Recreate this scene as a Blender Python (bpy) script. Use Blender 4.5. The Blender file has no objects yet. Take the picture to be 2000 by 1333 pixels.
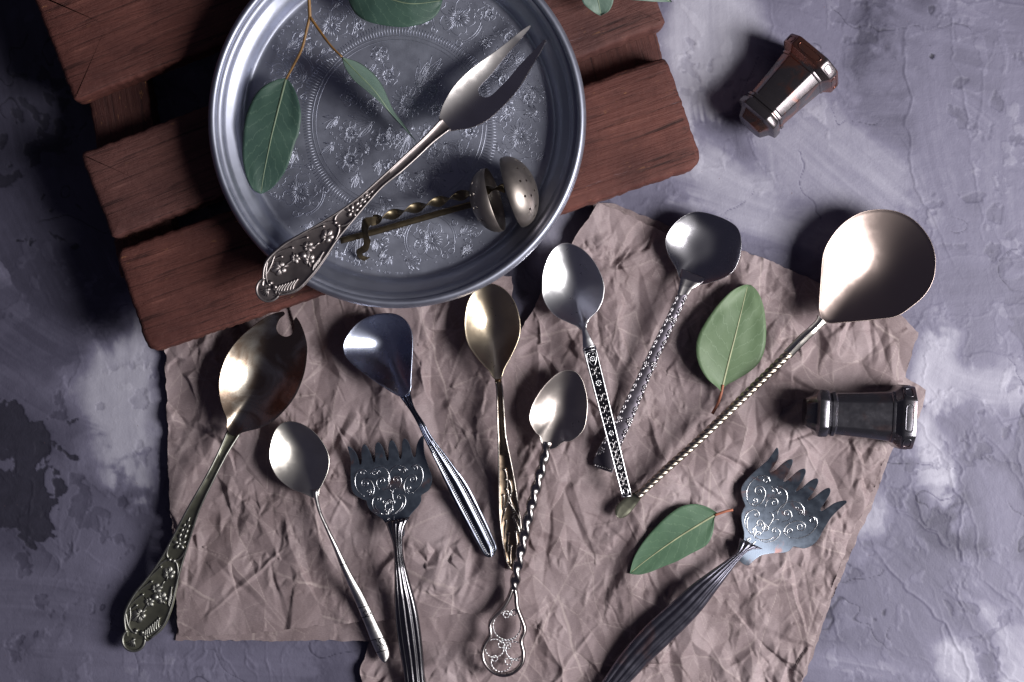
import bpy, math, random
import numpy as np
from mathutils import Vector
from mathutils.geometry import delaunay_2d_cdt

PI = math.pi
scene = bpy.context.scene
C = scene.collection
random.seed(7)

# ------------------------------------------------------------------ camera, light, exposure
S = 0.00028            # metres per photo pixel on the table top
H = 0.90               # camera height above the table
cam_d = bpy.data.cameras.new('camera')
cam = bpy.data.objects.new('camera', cam_d)
C.objects.link(cam)
cam.location = (0, 0, H)
cam_d.sensor_width = 36.0
cam_d.lens = 36.0 / (2000 * S) * H
cam_d.clip_start = 0.01
cam_d.clip_end = 20
scene.camera = cam

world = bpy.data.worlds.new('World')
scene.world = world
world.use_nodes = True
bg = world.node_tree.nodes['Background']
bg.inputs[0].default_value = (0.55, 0.53, 0.80, 1)
bg.inputs[1].default_value = 0.06

def area(name, loc, target, size, sizey, power, color):
    d = bpy.data.lights.new(name, 'AREA')
    d.shape = 'RECTANGLE'; d.size = size; d.size_y = sizey
    d.energy = power; d.color = color
    o = bpy.data.objects.new(name, d)
    C.objects.link(o)
    o.location = loc
    o.rotation_euler = (Vector(target) - Vector(loc)).to_track_quat('-Z', 'Y').to_euler()
    return o
area('window_light', (0.80, -0.17, 0.70), (0.0, -0.02, 0.0), 0.38, 0.48, 19.0, (1.0, 0.975, 0.95))

scene.view_settings.view_transform = 'Standard'
scene.view_settings.look = 'None'
scene.view_settings.exposure = 0
scene.view_settings.gamma = 1
scene.render.engine = 'CYCLES'

# ------------------------------------------------------------------ small maths helpers
def kz(zmm):
    return (H - zmm / 1000.0) / H

def P(x, y, zmm, k):
    return ((x - 1000) * S * k, (666.5 - y) * S * k, zmm / 1000.0)

def catmull(pts, n, closed=False):
    """resample a polyline of any dimension with a Catmull-Rom curve, even in arc length"""
    p = np.asarray(pts, float)
    m = len(p)
    out = []
    segs = m if closed else m - 1
    for i in range(segs):
        if closed:
            p0, p1, p2, p3 = p[(i - 1) % m], p[i], p[(i + 1) % m], p[(i + 2) % m]
        else:
            p1, p2 = p[i], p[i + 1]
            p0 = p[i - 1] if i > 0 else 2 * p1 - p2
            p3 = p[i + 2] if i + 2 < m else 2 * p2 - p1
        for t in np.linspace(0, 1, 12, endpoint=False):
            out.append(0.5 * (2 * p1 + (p2 - p0) * t + (2 * p0 - 5 * p1 + 4 * p2 - p3) * t * t
                              + (3 * p1 - p0 - 3 * p2 + p3) * t ** 3))
    out.append(p[0] if closed else p[-1])
    out = np.array(out)
    d = np.concatenate([[0], np.cumsum(np.linalg.norm(np.diff(out, axis=0), axis=1))])
    tt = np.linspace(0, d[-1], n, endpoint=not closed)
    return np.stack([np.interp(tt, d, out[:, j]) for j in range(p.shape[1])], 1)

def vnoise(x, y, seed):
    r = np.random.RandomState(seed).rand(256, 256)
    xi = np.floor(x).astype(int); yi = np.floor(y).astype(int)
    fx = x - xi; fy = y - yi
    fx = fx * fx * fx * (fx * (fx * 6 - 15) + 10); fy = fy * fy * fy * (fy * (fy * 6 - 15) + 10)
    a = r[xi & 255, yi & 255]; b = r[(xi + 1) & 255, yi & 255]
    c = r[xi & 255, (yi + 1) & 255]; d = r[(xi + 1) & 255, (yi + 1) & 255]
    return (a * (1 - fx) + b * fx) * (1 - fy) + (c * (1 - fx) + d * fx) * fy

def fbm(x, y, seed, octv=4, gain=0.5):
    s = 0; a = 1; tot = 0
    for o in range(octv):
        s = s + a * vnoise(x * 2 ** o + 17.3 * o, y * 2 ** o - 9.1 * o, seed + o)
        tot += a; a *= gain
    return s / tot

def sstep(a, b, x):
    t = np.clip((x - a) / (b - a), 0, 1)
    return t * t * (3 - 2 * t)

# ------------------------------------------------------------------ materials
def nodes_of(m):
    m.use_nodes = True
    nt = m.node_tree
    return nt, nt.nodes, nt.links, nt.nodes['Principled BSDF']

def ramp(N, stops):
    r = N.new('ShaderNodeValToRGB')
    el = r.color_ramp.elements
    el[0].position, el[0].color = stops[0][0], (*stops[0][1], 1)
    el[1].position, el[1].color = stops[-1][0], (*stops[-1][1], 1)
    for pos, col in stops[1:-1]:
        e = el.new(pos); e.color = (*col, 1)
    return r

def noise(N, L, vec, scale, detail=4, rough=0.55, dist=0.0):
    n = N.new('ShaderNodeTexNoise')
    n.inputs['Scale'].default_value = scale
    n.inputs['Detail'].default_value = detail
    n.inputs['Roughness'].default_value = rough
    n.inputs['Distortion'].default_value = dist
    L.new(vec, n.inputs['Vector'])
    return n

def mapping(N, L, vec, scale=(1, 1, 1), rot=(0, 0, 0), loc=(0, 0, 0)):
    m = N.new('ShaderNodeMapping')
    m.inputs['Scale'].default_value = scale
    m.inputs['Rotation'].default_value = rot
    m.inputs['Location'].default_value = loc
    L.new(vec, m.inputs['Vector'])
    return m

def bump(N, L, height, dist, strength, bsdf, prev=None):
    b = N.new('ShaderNodeBump')
    b.inputs['Distance'].default_value = dist
    b.inputs['Strength'].default_value = strength
    L.new(height, b.inputs['Height'])
    if prev is not None:
        L.new(prev.outputs[0], b.inputs['Normal'])
    L.new(b.outputs[0], bsdf.inputs['Normal'])
    return b

def metal(name, col, rough, tarnish=(0.05, 0.04, 0.04), amount=0.5, scale=60, brush=0.25, brush_rot=0.0, spread=0.24, metallic=1.0):
    m = bpy.data.materials.new(name)
    nt, N, L, b = nodes_of(m)
    tc = N.new('ShaderNodeTexCoord')
    n1 = noise(N, L, tc.outputs['Object'], scale, 5, 0.52, 0.8)
    lo = 0.72 - 0.42 * amount
    r = ramp(N, [(max(0, lo - spread), (0, 0, 0)), (min(1, lo + spread), (1, 1, 1))])
    L.new(n1.outputs['Fac'], r.inputs[0])
    mul = N.new('ShaderNodeMath'); mul.operation = 'MULTIPLY'
    mul.inputs[1].default_value = min(1, 0.35 + amount * 0.6)
    L.new(r.outputs[0], mul.inputs[0])
    mix = N.new('ShaderNodeMix'); mix.data_type = 'RGBA'
    mix.inputs['A'].default_value = (*col, 1); mix.inputs['B'].default_value = (*tarnish, 1)
    L.new(mul.outputs[0], mix.inputs['Factor'])
    if metallic != 1.0: L.new(mix.outputs['Result'], b.inputs['Base Color'])
    if metallic == 1.0:
        g = N.new('ShaderNodeBsdfAnisotropic'); g.distribution = 'BECKMANN'
        out = [q for q in N if q.type == 'OUTPUT_MATERIAL'][0]
        g2 = N.new('ShaderNodeBsdfAnisotropic'); g2.distribution = 'BECKMANN'
        g2.inputs['Roughness'].default_value = min(0.72, rough + 0.17)
        ms = N.new('ShaderNodeMixShader'); ms.inputs[0].default_value = 0.27
        L.new(g.outputs[0], ms.inputs[1]); L.new(g2.outputs[0], ms.inputs[2])
        L.new(ms.outputs[0], out.inputs['Surface'])
        L.new(mix.outputs['Result'], g.inputs['Color']); L.new(mix.outputs['Result'], g2.inputs['Color'])
        N.remove(b); b = g
    else:
        b.inputs['Metallic'].default_value = metallic
    n2 = noise(N, L, tc.outputs['Object'], scale * 3.3, 5, 0.6)
    ma = N.new('ShaderNodeMapRange')
    ma.inputs['To Min'].default_value = max(0.05, rough - 0.05); ma.inputs['To Max'].default_value = rough + 0.07
    ma.inputs['From Min'].default_value = 0.3; ma.inputs['From Max'].default_value = 0.7
    L.new(n2.outputs['Fac'], ma.inputs['Value'])
    L.new(ma.outputs[0], b.inputs['Roughness'])
    mp = mapping(N, L, tc.outputs['Object'], (2600, 160, 400), (0, 0, brush_rot))
    n3 = noise(N, L, mp.outputs[0], 1.0, 3, 0.6)
    b1 = bump(N, L, n3.outputs['Fac'], 0.00003, brush * 0.5, b)
    n4 = noise(N, L, tc.outputs['Object'], 420, 3, 0.5)
    bump(N, L, n4.outputs['Fac'], 0.00003, 0.12, b, b1)
    return m

SILVER = metal('worn_silver', (0.72, 0.69, 0.69), 0.29, (0.36, 0.30, 0.29), 0.35, 40, 0.5, 0.5)
BRIGHT = metal('bright_silver', (0.82, 0.82, 0.85), 0.31, (0.40, 0.38, 0.42), 0.3, 50, 0.8, -0.2)
STEEL = metal('polished_steel', (0.58, 0.62, 0.76), 0.26, (0.22, 0.25, 0.38), 0.4, 35, 0.3, 0.4)
DARKST = metal('dark_blue_steel', (0.20, 0.215, 0.27), 0.24, (0.08, 0.085, 0.11), 0.5, 45, 0.2, 0.4)
EMBER = metal('blued_steel', (0.165, 0.195, 0.25), 0.35, (0.40, 0.15, 0.09), 0.22, 75, 0.3, 0.4, spread=0.05, metallic=0.97)
GILT = metal('pale_gilt', (0.60, 0.51, 0.39), 0.31, (0.30, 0.22, 0.15), 0.4, 50, 0.8, 0.1)
TARN = metal('tarnished_silver', (0.60, 0.55, 0.48), 0.26, (0.17, 0.095, 0.055), 0.66, 44, 0.3, -0.6, spread=0.07)
WARM = metal('warm_silver', (0.50, 0.40, 0.37), 0.34, (0.38, 0.30, 0.28), 0.3, 20, 0.2, 0.5, spread=0.4)
PLAIN = metal('plain_silver', (0.70, 0.67, 0.63), 0.34, (0.42, 0.37, 0.34), 0.35, 45, 0.5, 0.3)
MATT = metal('matt_worn_silver', (0.82, 0.80, 0.79), 0.40, (0.22, 0.20, 0.21), 0.5, 160, 0.4, 0.3)
OXID = metal('oxidised_silver', (0.30, 0.26, 0.26), 0.36, (0.13, 0.11, 0.11), 0.5, 70, 0.3, 0.6, metallic=0.9)
OLIVE = metal('olive_oxidised_silver', (0.30, 0.30, 0.23), 0.36, (0.14, 0.14, 0.11), 0.5, 70, 0.3, 0.6, metallic=0.9)
RELIEF = metal('relief_silver', (0.42, 0.38, 0.38), 0.42, (0.24, 0.21, 0.21), 0.4, 150, 0.2, metallic=0.96)
RELIEFD = metal('dull_relief_silver', (0.32, 0.32, 0.30), 0.43, (0.20, 0.19, 0.18), 0.4, 150, 0.2, metallic=0.96)
NIELLO = metal('black_niello', (0.035, 0.033, 0.045), 0.36, (0.02, 0.02, 0.025), 0.5, 80, 0.1)
GREYOX = metal('grey_oxidised_silver', (0.20, 0.18, 0.22), 0.36, (0.09, 0.08, 0.10), 0.5, 60, 0.2, metallic=0.9)
COPPER = metal('worn_copper', (0.13, 0.115, 0.125), 0.25, (0.36, 0.12, 0.07), 0.42, 60, 0.3, spread=0.06, metallic=0.88)
DARKSH = metal('dark_plated_brass', (0.13, 0.125, 0.145), 0.22, (0.20, 0.11, 0.10), 0.3, 60, 0.3, spread=0.08, metallic=0.9)
BRASS = metal('aged_brass', (0.17, 0.135, 0.085), 0.40, (0.08, 0.065, 0.05), 0.5, 90, 0.3, metallic=0.94)
INFUS = metal('dull_nickel', (0.38, 0.34, 0.32), 0.42, (0.27, 0.23, 0.21), 0.5, 50, 0.5, metallic=0.93)
PEWTER = metal('pewter', (0.39, 0.41, 0.50), 0.49, (0.29, 0.30, 0.38), 0.45, 35, 0.9, 0.35, metallic=0.95)
ENGR = metal('pewter_line', (0.44, 0.46, 0.55), 0.47, (0.33, 0.34, 0.43), 0.4, 60, 0.1, metallic=0.95)

def wood_mat(name, base, dark, hi):
    m = bpy.data.materials.new(name)
    nt, N, L, b = nodes_of(m)
    tc = N.new('ShaderNodeTexCoord')
    mp = mapping(N, L, tc.outputs['Object'], (14, 330, 330))
    g = noise(N, L, mp.outputs[0], 1.0, 8, 0.7, 0.5)
    r = ramp(N, [(0.34, dark), (0.47, base), (0.58, base), (0.70, hi)])
    L.new(g.outputs['Fac'], r.inputs[0])
    patch = noise(N, L, tc.outputs['Object'], 24, 4, 0.6)
    pr = ramp(N, [(0.35, (0.62, 0.58, 0.62)), (0.62, (1.1, 1.05, 1.03))])
    L.new(patch.outputs['Fac'], pr.inputs[0])
    mul = N.new('ShaderNodeMix'); mul.data_type = 'RGBA'; mul.blend_type = 'MULTIPLY'
    mul.inputs['Factor'].default_value = 1
    L.new(r.outputs[0], mul.inputs['A']); L.new(pr.outputs[0], mul.inputs['B'])
    # worn ochre flecks and rare pale scuffs along the grain
    mp2 = mapping(N, L, tc.outputs['Object'], (110, 420, 420))
    fl = noise(N, L, mp2.outputs[0], 1.0, 4, 0.6)
    fr = ramp(N, [(0.63, (0, 0, 0)), (0.68, (1, 1, 1))])
    L.new(fl.outputs['Fac'], fr.inputs[0])
    area_n = noise(N, L, tc.outputs['Object'], 15, 2, 0.5)
    ar = ramp(N, [(0.48, (0, 0, 0)), (0.62, (0.8, 0.8, 0.8))])
    L.new(area_n.outputs['Fac'], ar.inputs[0])
    fm = N.new('ShaderNodeMath'); fm.operation = 'MULTIPLY'
    L.new(fr.outputs[0], fm.inputs[0]); L.new(ar.outputs[0], fm.inputs[1])
    mx = N.new('ShaderNodeMix'); mx.data_type = 'RGBA'
    mx.inputs['B'].default_value = (0.42, 0.20, 0.08, 1)
    L.new(fm.outputs[0], mx.inputs['Factor']); L.new(mul.outputs['Result'], mx.inputs['A'])
    mp3 = mapping(N, L, tc.outputs['Object'], (20, 160, 160), loc=(3.3, 1.7, 0))
    sc = noise(N, L, mp3.outputs[0], 1.0, 6, 0.7)
    sr = ramp(N, [(0.68, (0, 0, 0)), (0.80, (0.55, 0.55, 0.55))])
    L.new(sc.outputs['Fac'], sr.inputs[0])
    mx2 = N.new('ShaderNodeMix'); mx2.data_type = 'RGBA'
    mx2.inputs['B'].default_value = (0.36, 0.30, 0.36, 1)
    L.new(sr.outputs[0], mx2.inputs['Factor']); L.new(mx.outputs['Result'], mx2.inputs['A'])
    L.new(mx2.outputs['Result'], b.inputs['Base Color'])
    b.inputs['Roughness'].default_value = 0.62
    b.inputs['Specular IOR Level'].default_value = 0.22
    b1 = bump(N, L, g.outputs['Fac'], 0.0012, 0.85, b)
    pit = noise(N, L, tc.outputs['Object'], 260, 4, 0.65)
    bump(N, L, pit.outputs['Fac'], 0.0006, 0.55, b, b1)
    return m
WOOD = wood_mat('mahogany_stained_wood', (0.118, 0.045, 0.038), (0.026, 0.012, 0.012), (0.185, 0.078, 0.064))
WOOD2 = wood_mat('dark_mahogany_wood', (0.085, 0.034, 0.030), (0.03, 0.014, 0.014), (0.13, 0.06, 0.05))

def paper_mat():
    m = bpy.data.materials.new('kraft_paper')
    nt, N, L, b = nodes_of(m)
    tc = N.new('ShaderNodeTexCoord')
    n = noise(N, L, tc.outputs['Object'], 22, 4, 0.6)
    r = ramp(N, [(0.3, (0.182, 0.135, 0.142)), (0.55, (0.262, 0.203, 0.216)), (0.75, (0.335, 0.270, 0.288))])
    L.new(n.outputs['Fac'], r.inputs[0])
    fib = noise(N, L, mapping(N, L, tc.outputs['Object'], (900, 2600, 900)).outputs[0], 1, 3, 0.6)
    fr = ramp(N, [(0.3, (0.86, 0.86, 0.86)), (0.7, (1.08, 1.08, 1.08))])
    L.new(fib.outputs['Fac'], fr.inputs[0])
    mul = N.new('ShaderNodeMix'); mul.data_type = 'RGBA'; mul.blend_type = 'MULTIPLY'
    mul.inputs['Factor'].default_value = 1
    L.new(r.outputs[0], mul.inputs['A']); L.new(fr.outputs[0], mul.inputs['B'])
    at = N.new('ShaderNodeAttribute'); at.attribute_name = 'crease'
    mx = N.new('ShaderNodeMix'); mx.data_type = 'RGBA'
    mx.inputs['B'].default_value = (0.46, 0.38, 0.37, 1)
    cf = N.new('ShaderNodeMath'); cf.operation = 'MULTIPLY'; cf.inputs[1].default_value = 0.5
    L.new(at.outputs['Fac'], cf.inputs[0]); L.new(cf.outputs[0], mx.inputs['Factor']); L.new(mul.outputs['Result'], mx.inputs['A'])
    L.new(mx.outputs['Result'], b.inputs['Base Color'])
    b.inputs['Roughness'].default_value = 0.62
    b.inputs['Specular IOR Level'].default_value = 0.28
    f2 = noise(N, L, tc.outputs['Object'], 620, 4, 0.6)
    bump(N, L, f2.outputs['Fac'], 0.00018, 0.5, b)
    return m
PAPER = paper_mat()

def leaf_mat(name, c1, c2, vein):
    m = bpy.data.materials.new(name)
    nt, N, L, b = nodes_of(m)
    tc = N.new('ShaderNodeTexCoord')
    n = noise(N, L, tc.outputs['Object'], 55, 5, 0.6)
    r = ramp(N, [(0.32, c1), (0.66, c2)])
    L.new(n.outputs['Fac'], r.inputs[0])
    # side veins from the leaf's own (along, across) coordinates
    sep = N.new('ShaderNodeSeparateXYZ')
    L.new(tc.outputs['UV'], sep.inputs[0])
    ab = N.new('ShaderNodeMath'); ab.operation = 'ABSOLUTE'
    L.new(sep.outputs['Y'], ab.inputs[0])
    ma = N.new('ShaderNodeMath'); ma.operation = 'MULTIPLY_ADD'
    ma.inputs[1].default_value = -0.26
    L.new(ab.outputs[0], ma.inputs[0]); L.new(sep.outputs['X'], ma.inputs[2])
    wn = noise(N, L, tc.outputs['UV'], 7, 3, 0.6)
    ad = N.new('ShaderNodeMath'); ad.operation = 'MULTIPLY_ADD'; ad.inputs[1].default_value = 0.12
    L.new(wn.outputs['Fac'], ad.inputs[0]); L.new(ma.outputs[0], ad.inputs[2])
    fr = N.new('ShaderNodeMath'); fr.operation = 'PINGPONG'; fr.inputs[1].default_value = 0.055
    L.new(ad.outputs[0], fr.inputs[0])
    vr = ramp(N, [(0.0, (0.45, 0.45, 0.45)), (0.008, (0, 0, 0))])
    L.new(fr.outputs[0], vr.inputs[0])
    mx = N.new('ShaderNodeMix'); mx.data_type = 'RGBA'
    mx.inputs['B'].default_value = (*vein, 1)
    L.new(vr.outputs[0], mx.inputs['Factor']); L.new(r.outputs[0], mx.inputs['A'])
    # tiny specks
    sp = noise(N, L, tc.outputs['Object'], 900, 2, 0.5)
    sr = ramp(N, [(0.74, (0, 0, 0)), (0.80, (0.5, 0.5, 0.5))])
    L.new(sp.outputs['Fac'], sr.inputs[0])
    mx2 = N.new('ShaderNodeMix'); mx2.data_type = 'RGBA'
    mx2.inputs['B'].default_value = (0.05, 0.05, 0.03, 1)
    L.new(sr.outputs[0], mx2.inputs['Factor']); L.new(mx.outputs['Result'], mx2.inputs['A'])
    L.new(mx2.outputs['Result'], b.inputs['Base Color'])
    b.inputs['Roughness'].default_value = 0.5
    b.inputs['Specular IOR Level'].default_value = 0.3
    f2 = noise(N, L, tc.outputs['Object'], 500, 3, 0.6)
    b1 = bump(N, L, f2.outputs['Fac'], 0.00012, 0.4, b)
    bump(N, L, vr.outputs[0], 0.00015, 0.5, b, b1)
    return m
LEAF_D = leaf_mat('dark_leaf', (0.030, 0.062, 0.052), (0.048, 0.092, 0.072), (0.10, 0.16, 0.12))
LEAF_L = leaf_mat('light_leaf', (0.092, 0.145, 0.078), (0.126, 0.184, 0.104), (0.18, 0.25, 0.16))
LEAF_M = leaf_mat('mid_leaf', (0.060, 0.115, 0.072), (0.082, 0.150, 0.092), (0.13, 0.21, 0.13))
LEAF_G = leaf_mat('grey_leaf', (0.085, 0.135, 0.112), (0.115, 0.170, 0.140), (0.15, 0.21, 0.17))

def plain(name, col, rough=0.5):
    m = bpy.data.materials.new(name)
    nt, N, L, b = nodes_of(m)
    tc = N.new('ShaderNodeTexCoord')
    n = noise(N, L, tc.outputs['Object'], 180, 4, 0.6)
    r = ramp(N, [(0.3, tuple(c * 0.7 for c in col)), (0.7, tuple(min(1, c * 1.2) for c in col))])
    L.new(n.outputs['Fac'], r.inputs[0]); L.new(r.outputs[0], b.inputs['Base Color'])
    b.inputs['Roughness'].default_value = rough
    return m
RIB = plain('pale_midrib', (0.34, 0.36, 0.22))
RIBD = plain('green_midrib', (0.15, 0.20, 0.13))
STEM_Y = plain('ochre_stem', (0.25, 0.13, 0.04))
STEM_R = plain('red_stem', (0.36, 0.12, 0.07))

def table_mat():
    m = bpy.data.materials.new('painted_plaster')
    nt, N, L, b = nodes_of(m)
    tc = N.new('ShaderNodeTexCoord')
    at = N.new('ShaderNodeAttribute'); at.attribute_name = 'tone'
    r = ramp(N, [(0.0, (0.020, 0.019, 0.031)), (0.3, (0.070, 0.066, 0.104)), (0.6, (0.160, 0.152, 0.222)), (1.0, (0.44, 0.43, 0.515))])
    n = noise(N, L, tc.outputs['Object'], 130, 6, 0.65)
    ad = N.new('ShaderNodeMath'); ad.operation = 'MULTIPLY_ADD'; ad.inputs[1].default_value = 0.14
    L.new(n.outputs['Fac'], ad.inputs[0]); L.new(at.outputs['Fac'], ad.inputs[2])
    sb = N.new('ShaderNodeMath'); sb.operation = 'SUBTRACT'; sb.inputs[1].default_value = 0.07
    L.new(ad.outputs[0], sb.inputs[0]); L.new(sb.outputs[0], r.inputs[0])
    # rusty specks
    sp = noise(N, L, tc.outputs['Object'], 330, 3, 0.6)
    sr = ramp(N, [(0.735, (0, 0, 0)), (0.76, (0.6, 0.6, 0.6))])
    L.new(sp.outputs['Fac'], sr.inputs[0])
    mx = N.new('ShaderNodeMix'); mx.data_type = 'RGBA'; mx.inputs['B'].default_value = (0.13, 0.07, 0.07, 1)
    L.new(sr.outputs[0], mx.inputs['Factor']); L.new(r.outputs[0], mx.inputs['A'])
    L.new(mx.outputs['Result'], b.inputs['Base Color'])
    b.inputs['Roughness'].default_value = 0.55
    b.inputs['Specular IOR Level'].default_value = 0.3
    g = noise(N, L, tc.outputs['Object'], 900, 4, 0.6)
    b1 = bump(N, L, g.outputs['Fac'], 0.0002, 0.5, b)
    g2 = noise(N, L, tc.outputs['Object'], 150, 5, 0.6, 0.5)
    bump(N, L, g2.outputs['Fac'], 0.0005, 0.5, b, b1)
    return m
TABLE = table_mat()

# ------------------------------------------------------------------ mesh helpers
class Acc:
    def __init__(s):
        s.v = []; s.f = []
    def grid(s, rows, closed=True, cap=True):
        """rows: list of rings (lists of 3d points)"""
        b = len(s.v); n = len(rows[0])
        for r in rows:
            s.v.extend([tuple(p) for p in r])
        for i in range(len(rows) - 1):
            for j in range(n if closed else n - 1):
                j2 = (j + 1) % n
                s.f.append((b + i * n + j, b + i * n + j2, b + (i + 1) * n + j2, b + (i + 1) * n + j))
        if cap and closed:
            s.f.append(tuple(b + j for j in range(n))[::-1])
            s.f.append(tuple(b + (len(rows) - 1) * n + j for j in range(n)))
    def tube(s, pts, rad, n=6, flat=1.0, closed=False):
        pts = np.asarray(pts, float); m = len(pts)
        rad = np.broadcast_to(np.asarray(rad, float), (m,))
        if closed:
            tang = np.roll(pts, -1, 0) - np.roll(pts, 1, 0)
        else:
            tang = np.gradient(pts, axis=0)
        tang /= np.linalg.norm(tang, axis=1)[:, None] + 1e-12
        rows = []
        for i in range(m):
            t = tang[i]
            up = np.array([0, 0, 1.0]) if abs(t[2]) < 0.95 else np.array([1.0, 0, 0])
            side = np.cross(t, up); side /= np.linalg.norm(side)
            u = np.cross(side, t)
            rows.append([pts[i] + rad[i] * (math.cos(a) * side + flat * math.sin(a) * u) for a in np.linspace(0, 2 * PI, n, endpoint=False)])
        if closed:
            rows.append(rows[0]); s.grid(rows, True, False)
        else:
            s.grid(rows)
    def ball(s, c, r, flat=0.7, n=8, m=4, ax=(1, 0), el=1.0):
        """dome; el stretches it along ax"""
        c = np.asarray(c, float); ax = np.array([ax[0], ax[1]]) / math.hypot(*ax)
        rows = []
        for i in range(m + 1):
            ph = -PI / 2 + PI * (i + 0.02) / (m + 0.04)
            row = []
            for a in np.linspace(0, 2 * PI, n, endpoint=False):
                x = math.cos(a) * math.cos(ph) * r * el; y = math.sin(a) * math.cos(ph) * r
                row.append((c[0] + x * ax[0] - y * ax[1], c[1] + x * ax[1] + y * ax[0], c[2] + math.sin(ph) * r * flat))
            rows.append(row)
        s.grid(rows)
    def sweep(s, pts, section, up=None, cap=True):
        """section(i, t) -> list of (side, up) offsets in metres"""
        pts = np.asarray(pts, float); m = len(pts)
        tang = np.gradient(pts, axis=0); tang /= np.linalg.norm(tang, axis=1)[:, None]
        rows = []
        for i in range(m):
            t = tang[i]; u0 = np.array([0, 0, 1.0])
            side = np.cross(t, u0); side /= np.linalg.norm(side); u = np.cross(side, t)
            rows.append([pts[i] + a * side + b * u for a, b in section(i, i / (m - 1))])
        s.grid(rows, True, cap)

class Thing:
    drop = 0.0
    def __init__(s, name, label, cat, at, zr, zbase=None, group=None):
        """zr: height in mm at which photo outlines are read; at: a photo point for the origin"""
        s.k = kz(zr); s.zr = zr
        o = bpy.data.objects.new(name, None); C.objects.link(o)
        o.empty_display_size = 0.01
        s.loc = np.array(P(at[0], at[1], zr if zbase is None else zbase, s.k))
        o.location = s.loc
        o['label'] = label; o['category'] = cat
        if group: o['group'] = group
        s.o = o
    def p(s, x, y, z):
        return np.array(P(x, y, z - s.drop, s.k))
    def px(s, n):
        return n * S * s.k
    def part(s, name, acc, mat, parent=None, smooth=True, angle=None, uv=None):
        me = bpy.data.meshes.new(name)
        v = np.asarray(acc.v, float) - s.loc
        me.from_pydata(v.tolist(), [], acc.f)
        me.validate(); 
        if uv is not None:
            lay = me.uv_layers.new(name='UVMap')
            for l in me.loops:
                lay.data[l.index].uv = uv[l.vertex_index]
        me.materials.append(mat)
        if smooth:
            me.shade_smooth()
            if angle: me.set_sharp_from_angle(angle=math.radians(angle))
        ob = bpy.data.objects.new(name, me); C.objects.link(ob)
        ob.parent = parent if parent is not None else s.o
        return ob

def recalc(ob):
    import bmesh
    bm = bmesh.new(); bm.from_mesh(ob.data)
    bmesh.ops.recalc_face_normals(bm, faces=bm.faces)
    bm.to_mesh(ob.data); bm.free()

def bowl(T, outline, centre, zrim, depth, power=2.3, tilt=(0, 0), thick=0.9, n=112, rings=22, lip=0.55):
    """spoon bowl: rings shrinking from the traced rim to the centre; z in mm"""
    o = catmull(outline, n, True); c = np.array(centre, float)
    a = Acc(); rows = []
    m_ = 1.0; kern = np.exp(-0.5 * (np.minimum(np.arange(n), n - np.arange(n)) / (n / 11.0)) ** 2); kern /= kern.sum()
    sm = np.stack([np.real(np.fft.ifft(np.fft.fft(o[:, j]) * np.fft.fft(kern))) for j in (0, 1)], 1)
    def ring(t):
        w = t ** 2.5
        return c + t * (o * w + sm * (1 - w) - c)
    def zr(q): return zrim + tilt[0] * (q[0] - c[0]) + tilt[1] * (q[1] - c[1])
    ts = np.linspace(0.02, 1, rings)
    for t in ts:
        rows.append([T.p(*q, zr(q) - depth * (1 - t ** power)) for q in ring(t)])
    nrm = []
    for i in range(n):
        d = o[(i + 1) % n] - o[i - 1]; d = np.array([-d[1], d[0]]) / np.linalg.norm(d)
        if np.dot(d, o[i] - c) < 0: d = -d
        nrm.append(d)
    w = lip / (S * 1000)
    for off, dz in ((0.35, 0.10), (0.8, 0.05), (1.0, -0.25), (0.8, -0.6), (0.2, -thick)):
        rows.append([T.p(*(o[i] + nrm[i] * w * off), zr(o[i]) + dz) for i in range(n)])
    for t in ts[::-1][1::2]:
        rows.append([T.p(*q, zr(q) - depth * (1 - t ** power) - thick) for q in ring(t)])
    a.grid(rows)
    return a

def ribbon(T, Lp, Rp, z, sec, n=48, acc=None, closecap=True):
    """handle between two traced edges; z: list of mm heights; sec: (s 0..1, h mm) closed section"""
    L = catmull(Lp, n); R = catmull(Rp, n)
    zz = np.interp(np.linspace(0, 1, n), np.linspace(0, 1, len(z)), z)
    a = acc or Acc(); rows = []
    for i in range(n):
        rows.append([T.p(*(L[i] + (R[i] - L[i]) * s), zz[i] + h) for s, h in sec])
    a.grid(rows)
    def F(t, s, up=0.0):
        i = min(max(t, 0), 1) * (n - 1); j = int(min(i, n - 2)); f = i - j
        l = L[j] * (1 - f) + L[j + 1] * f; r = R[j] * (1 - f) + R[j + 1] * f
        q = l + (r - l) * s
        return T.p(q[0], q[1], zz[j] * (1 - f) + zz[j + 1] * f + up)
    return a, F

def sec_round(h, n=14):
    return [(0.5 - 0.5 * math.cos(a), h * math.sin(a)) for a in np.linspace(0, 2 * PI, n, endpoint=False)]
def sec_rim(h, rim=0.12, up=0.8, floor=0.2):
    return [(0.0, -h), (-0.01, 0.3 * up), (rim * 0.35, up), (rim * 0.8, up * 0.85), (rim * 1.4, floor), (0.5, floor + 0.15),
            (1 - rim * 1.4, floor), (1 - rim * 0.8, up * 0.85), (1 - rim * 0.35, up), (1.01, 0.3 * up), (1.0, -h)]
def sec_groove(h, ribs=4, d=0.5):
    out = [(0.0, -h * 0.3)]
    m = ribs * 6
    for i in range(m + 1):
        s = i / m
        out.append((s, h * math.sin(PI * (0.06 + 0.88 * s)) - d * abs(math.cos(PI * ribs * s)) ** 6))
    out.append((1.0, -h * 0.3)); out.append((0.5, -h))
    return out

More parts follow.
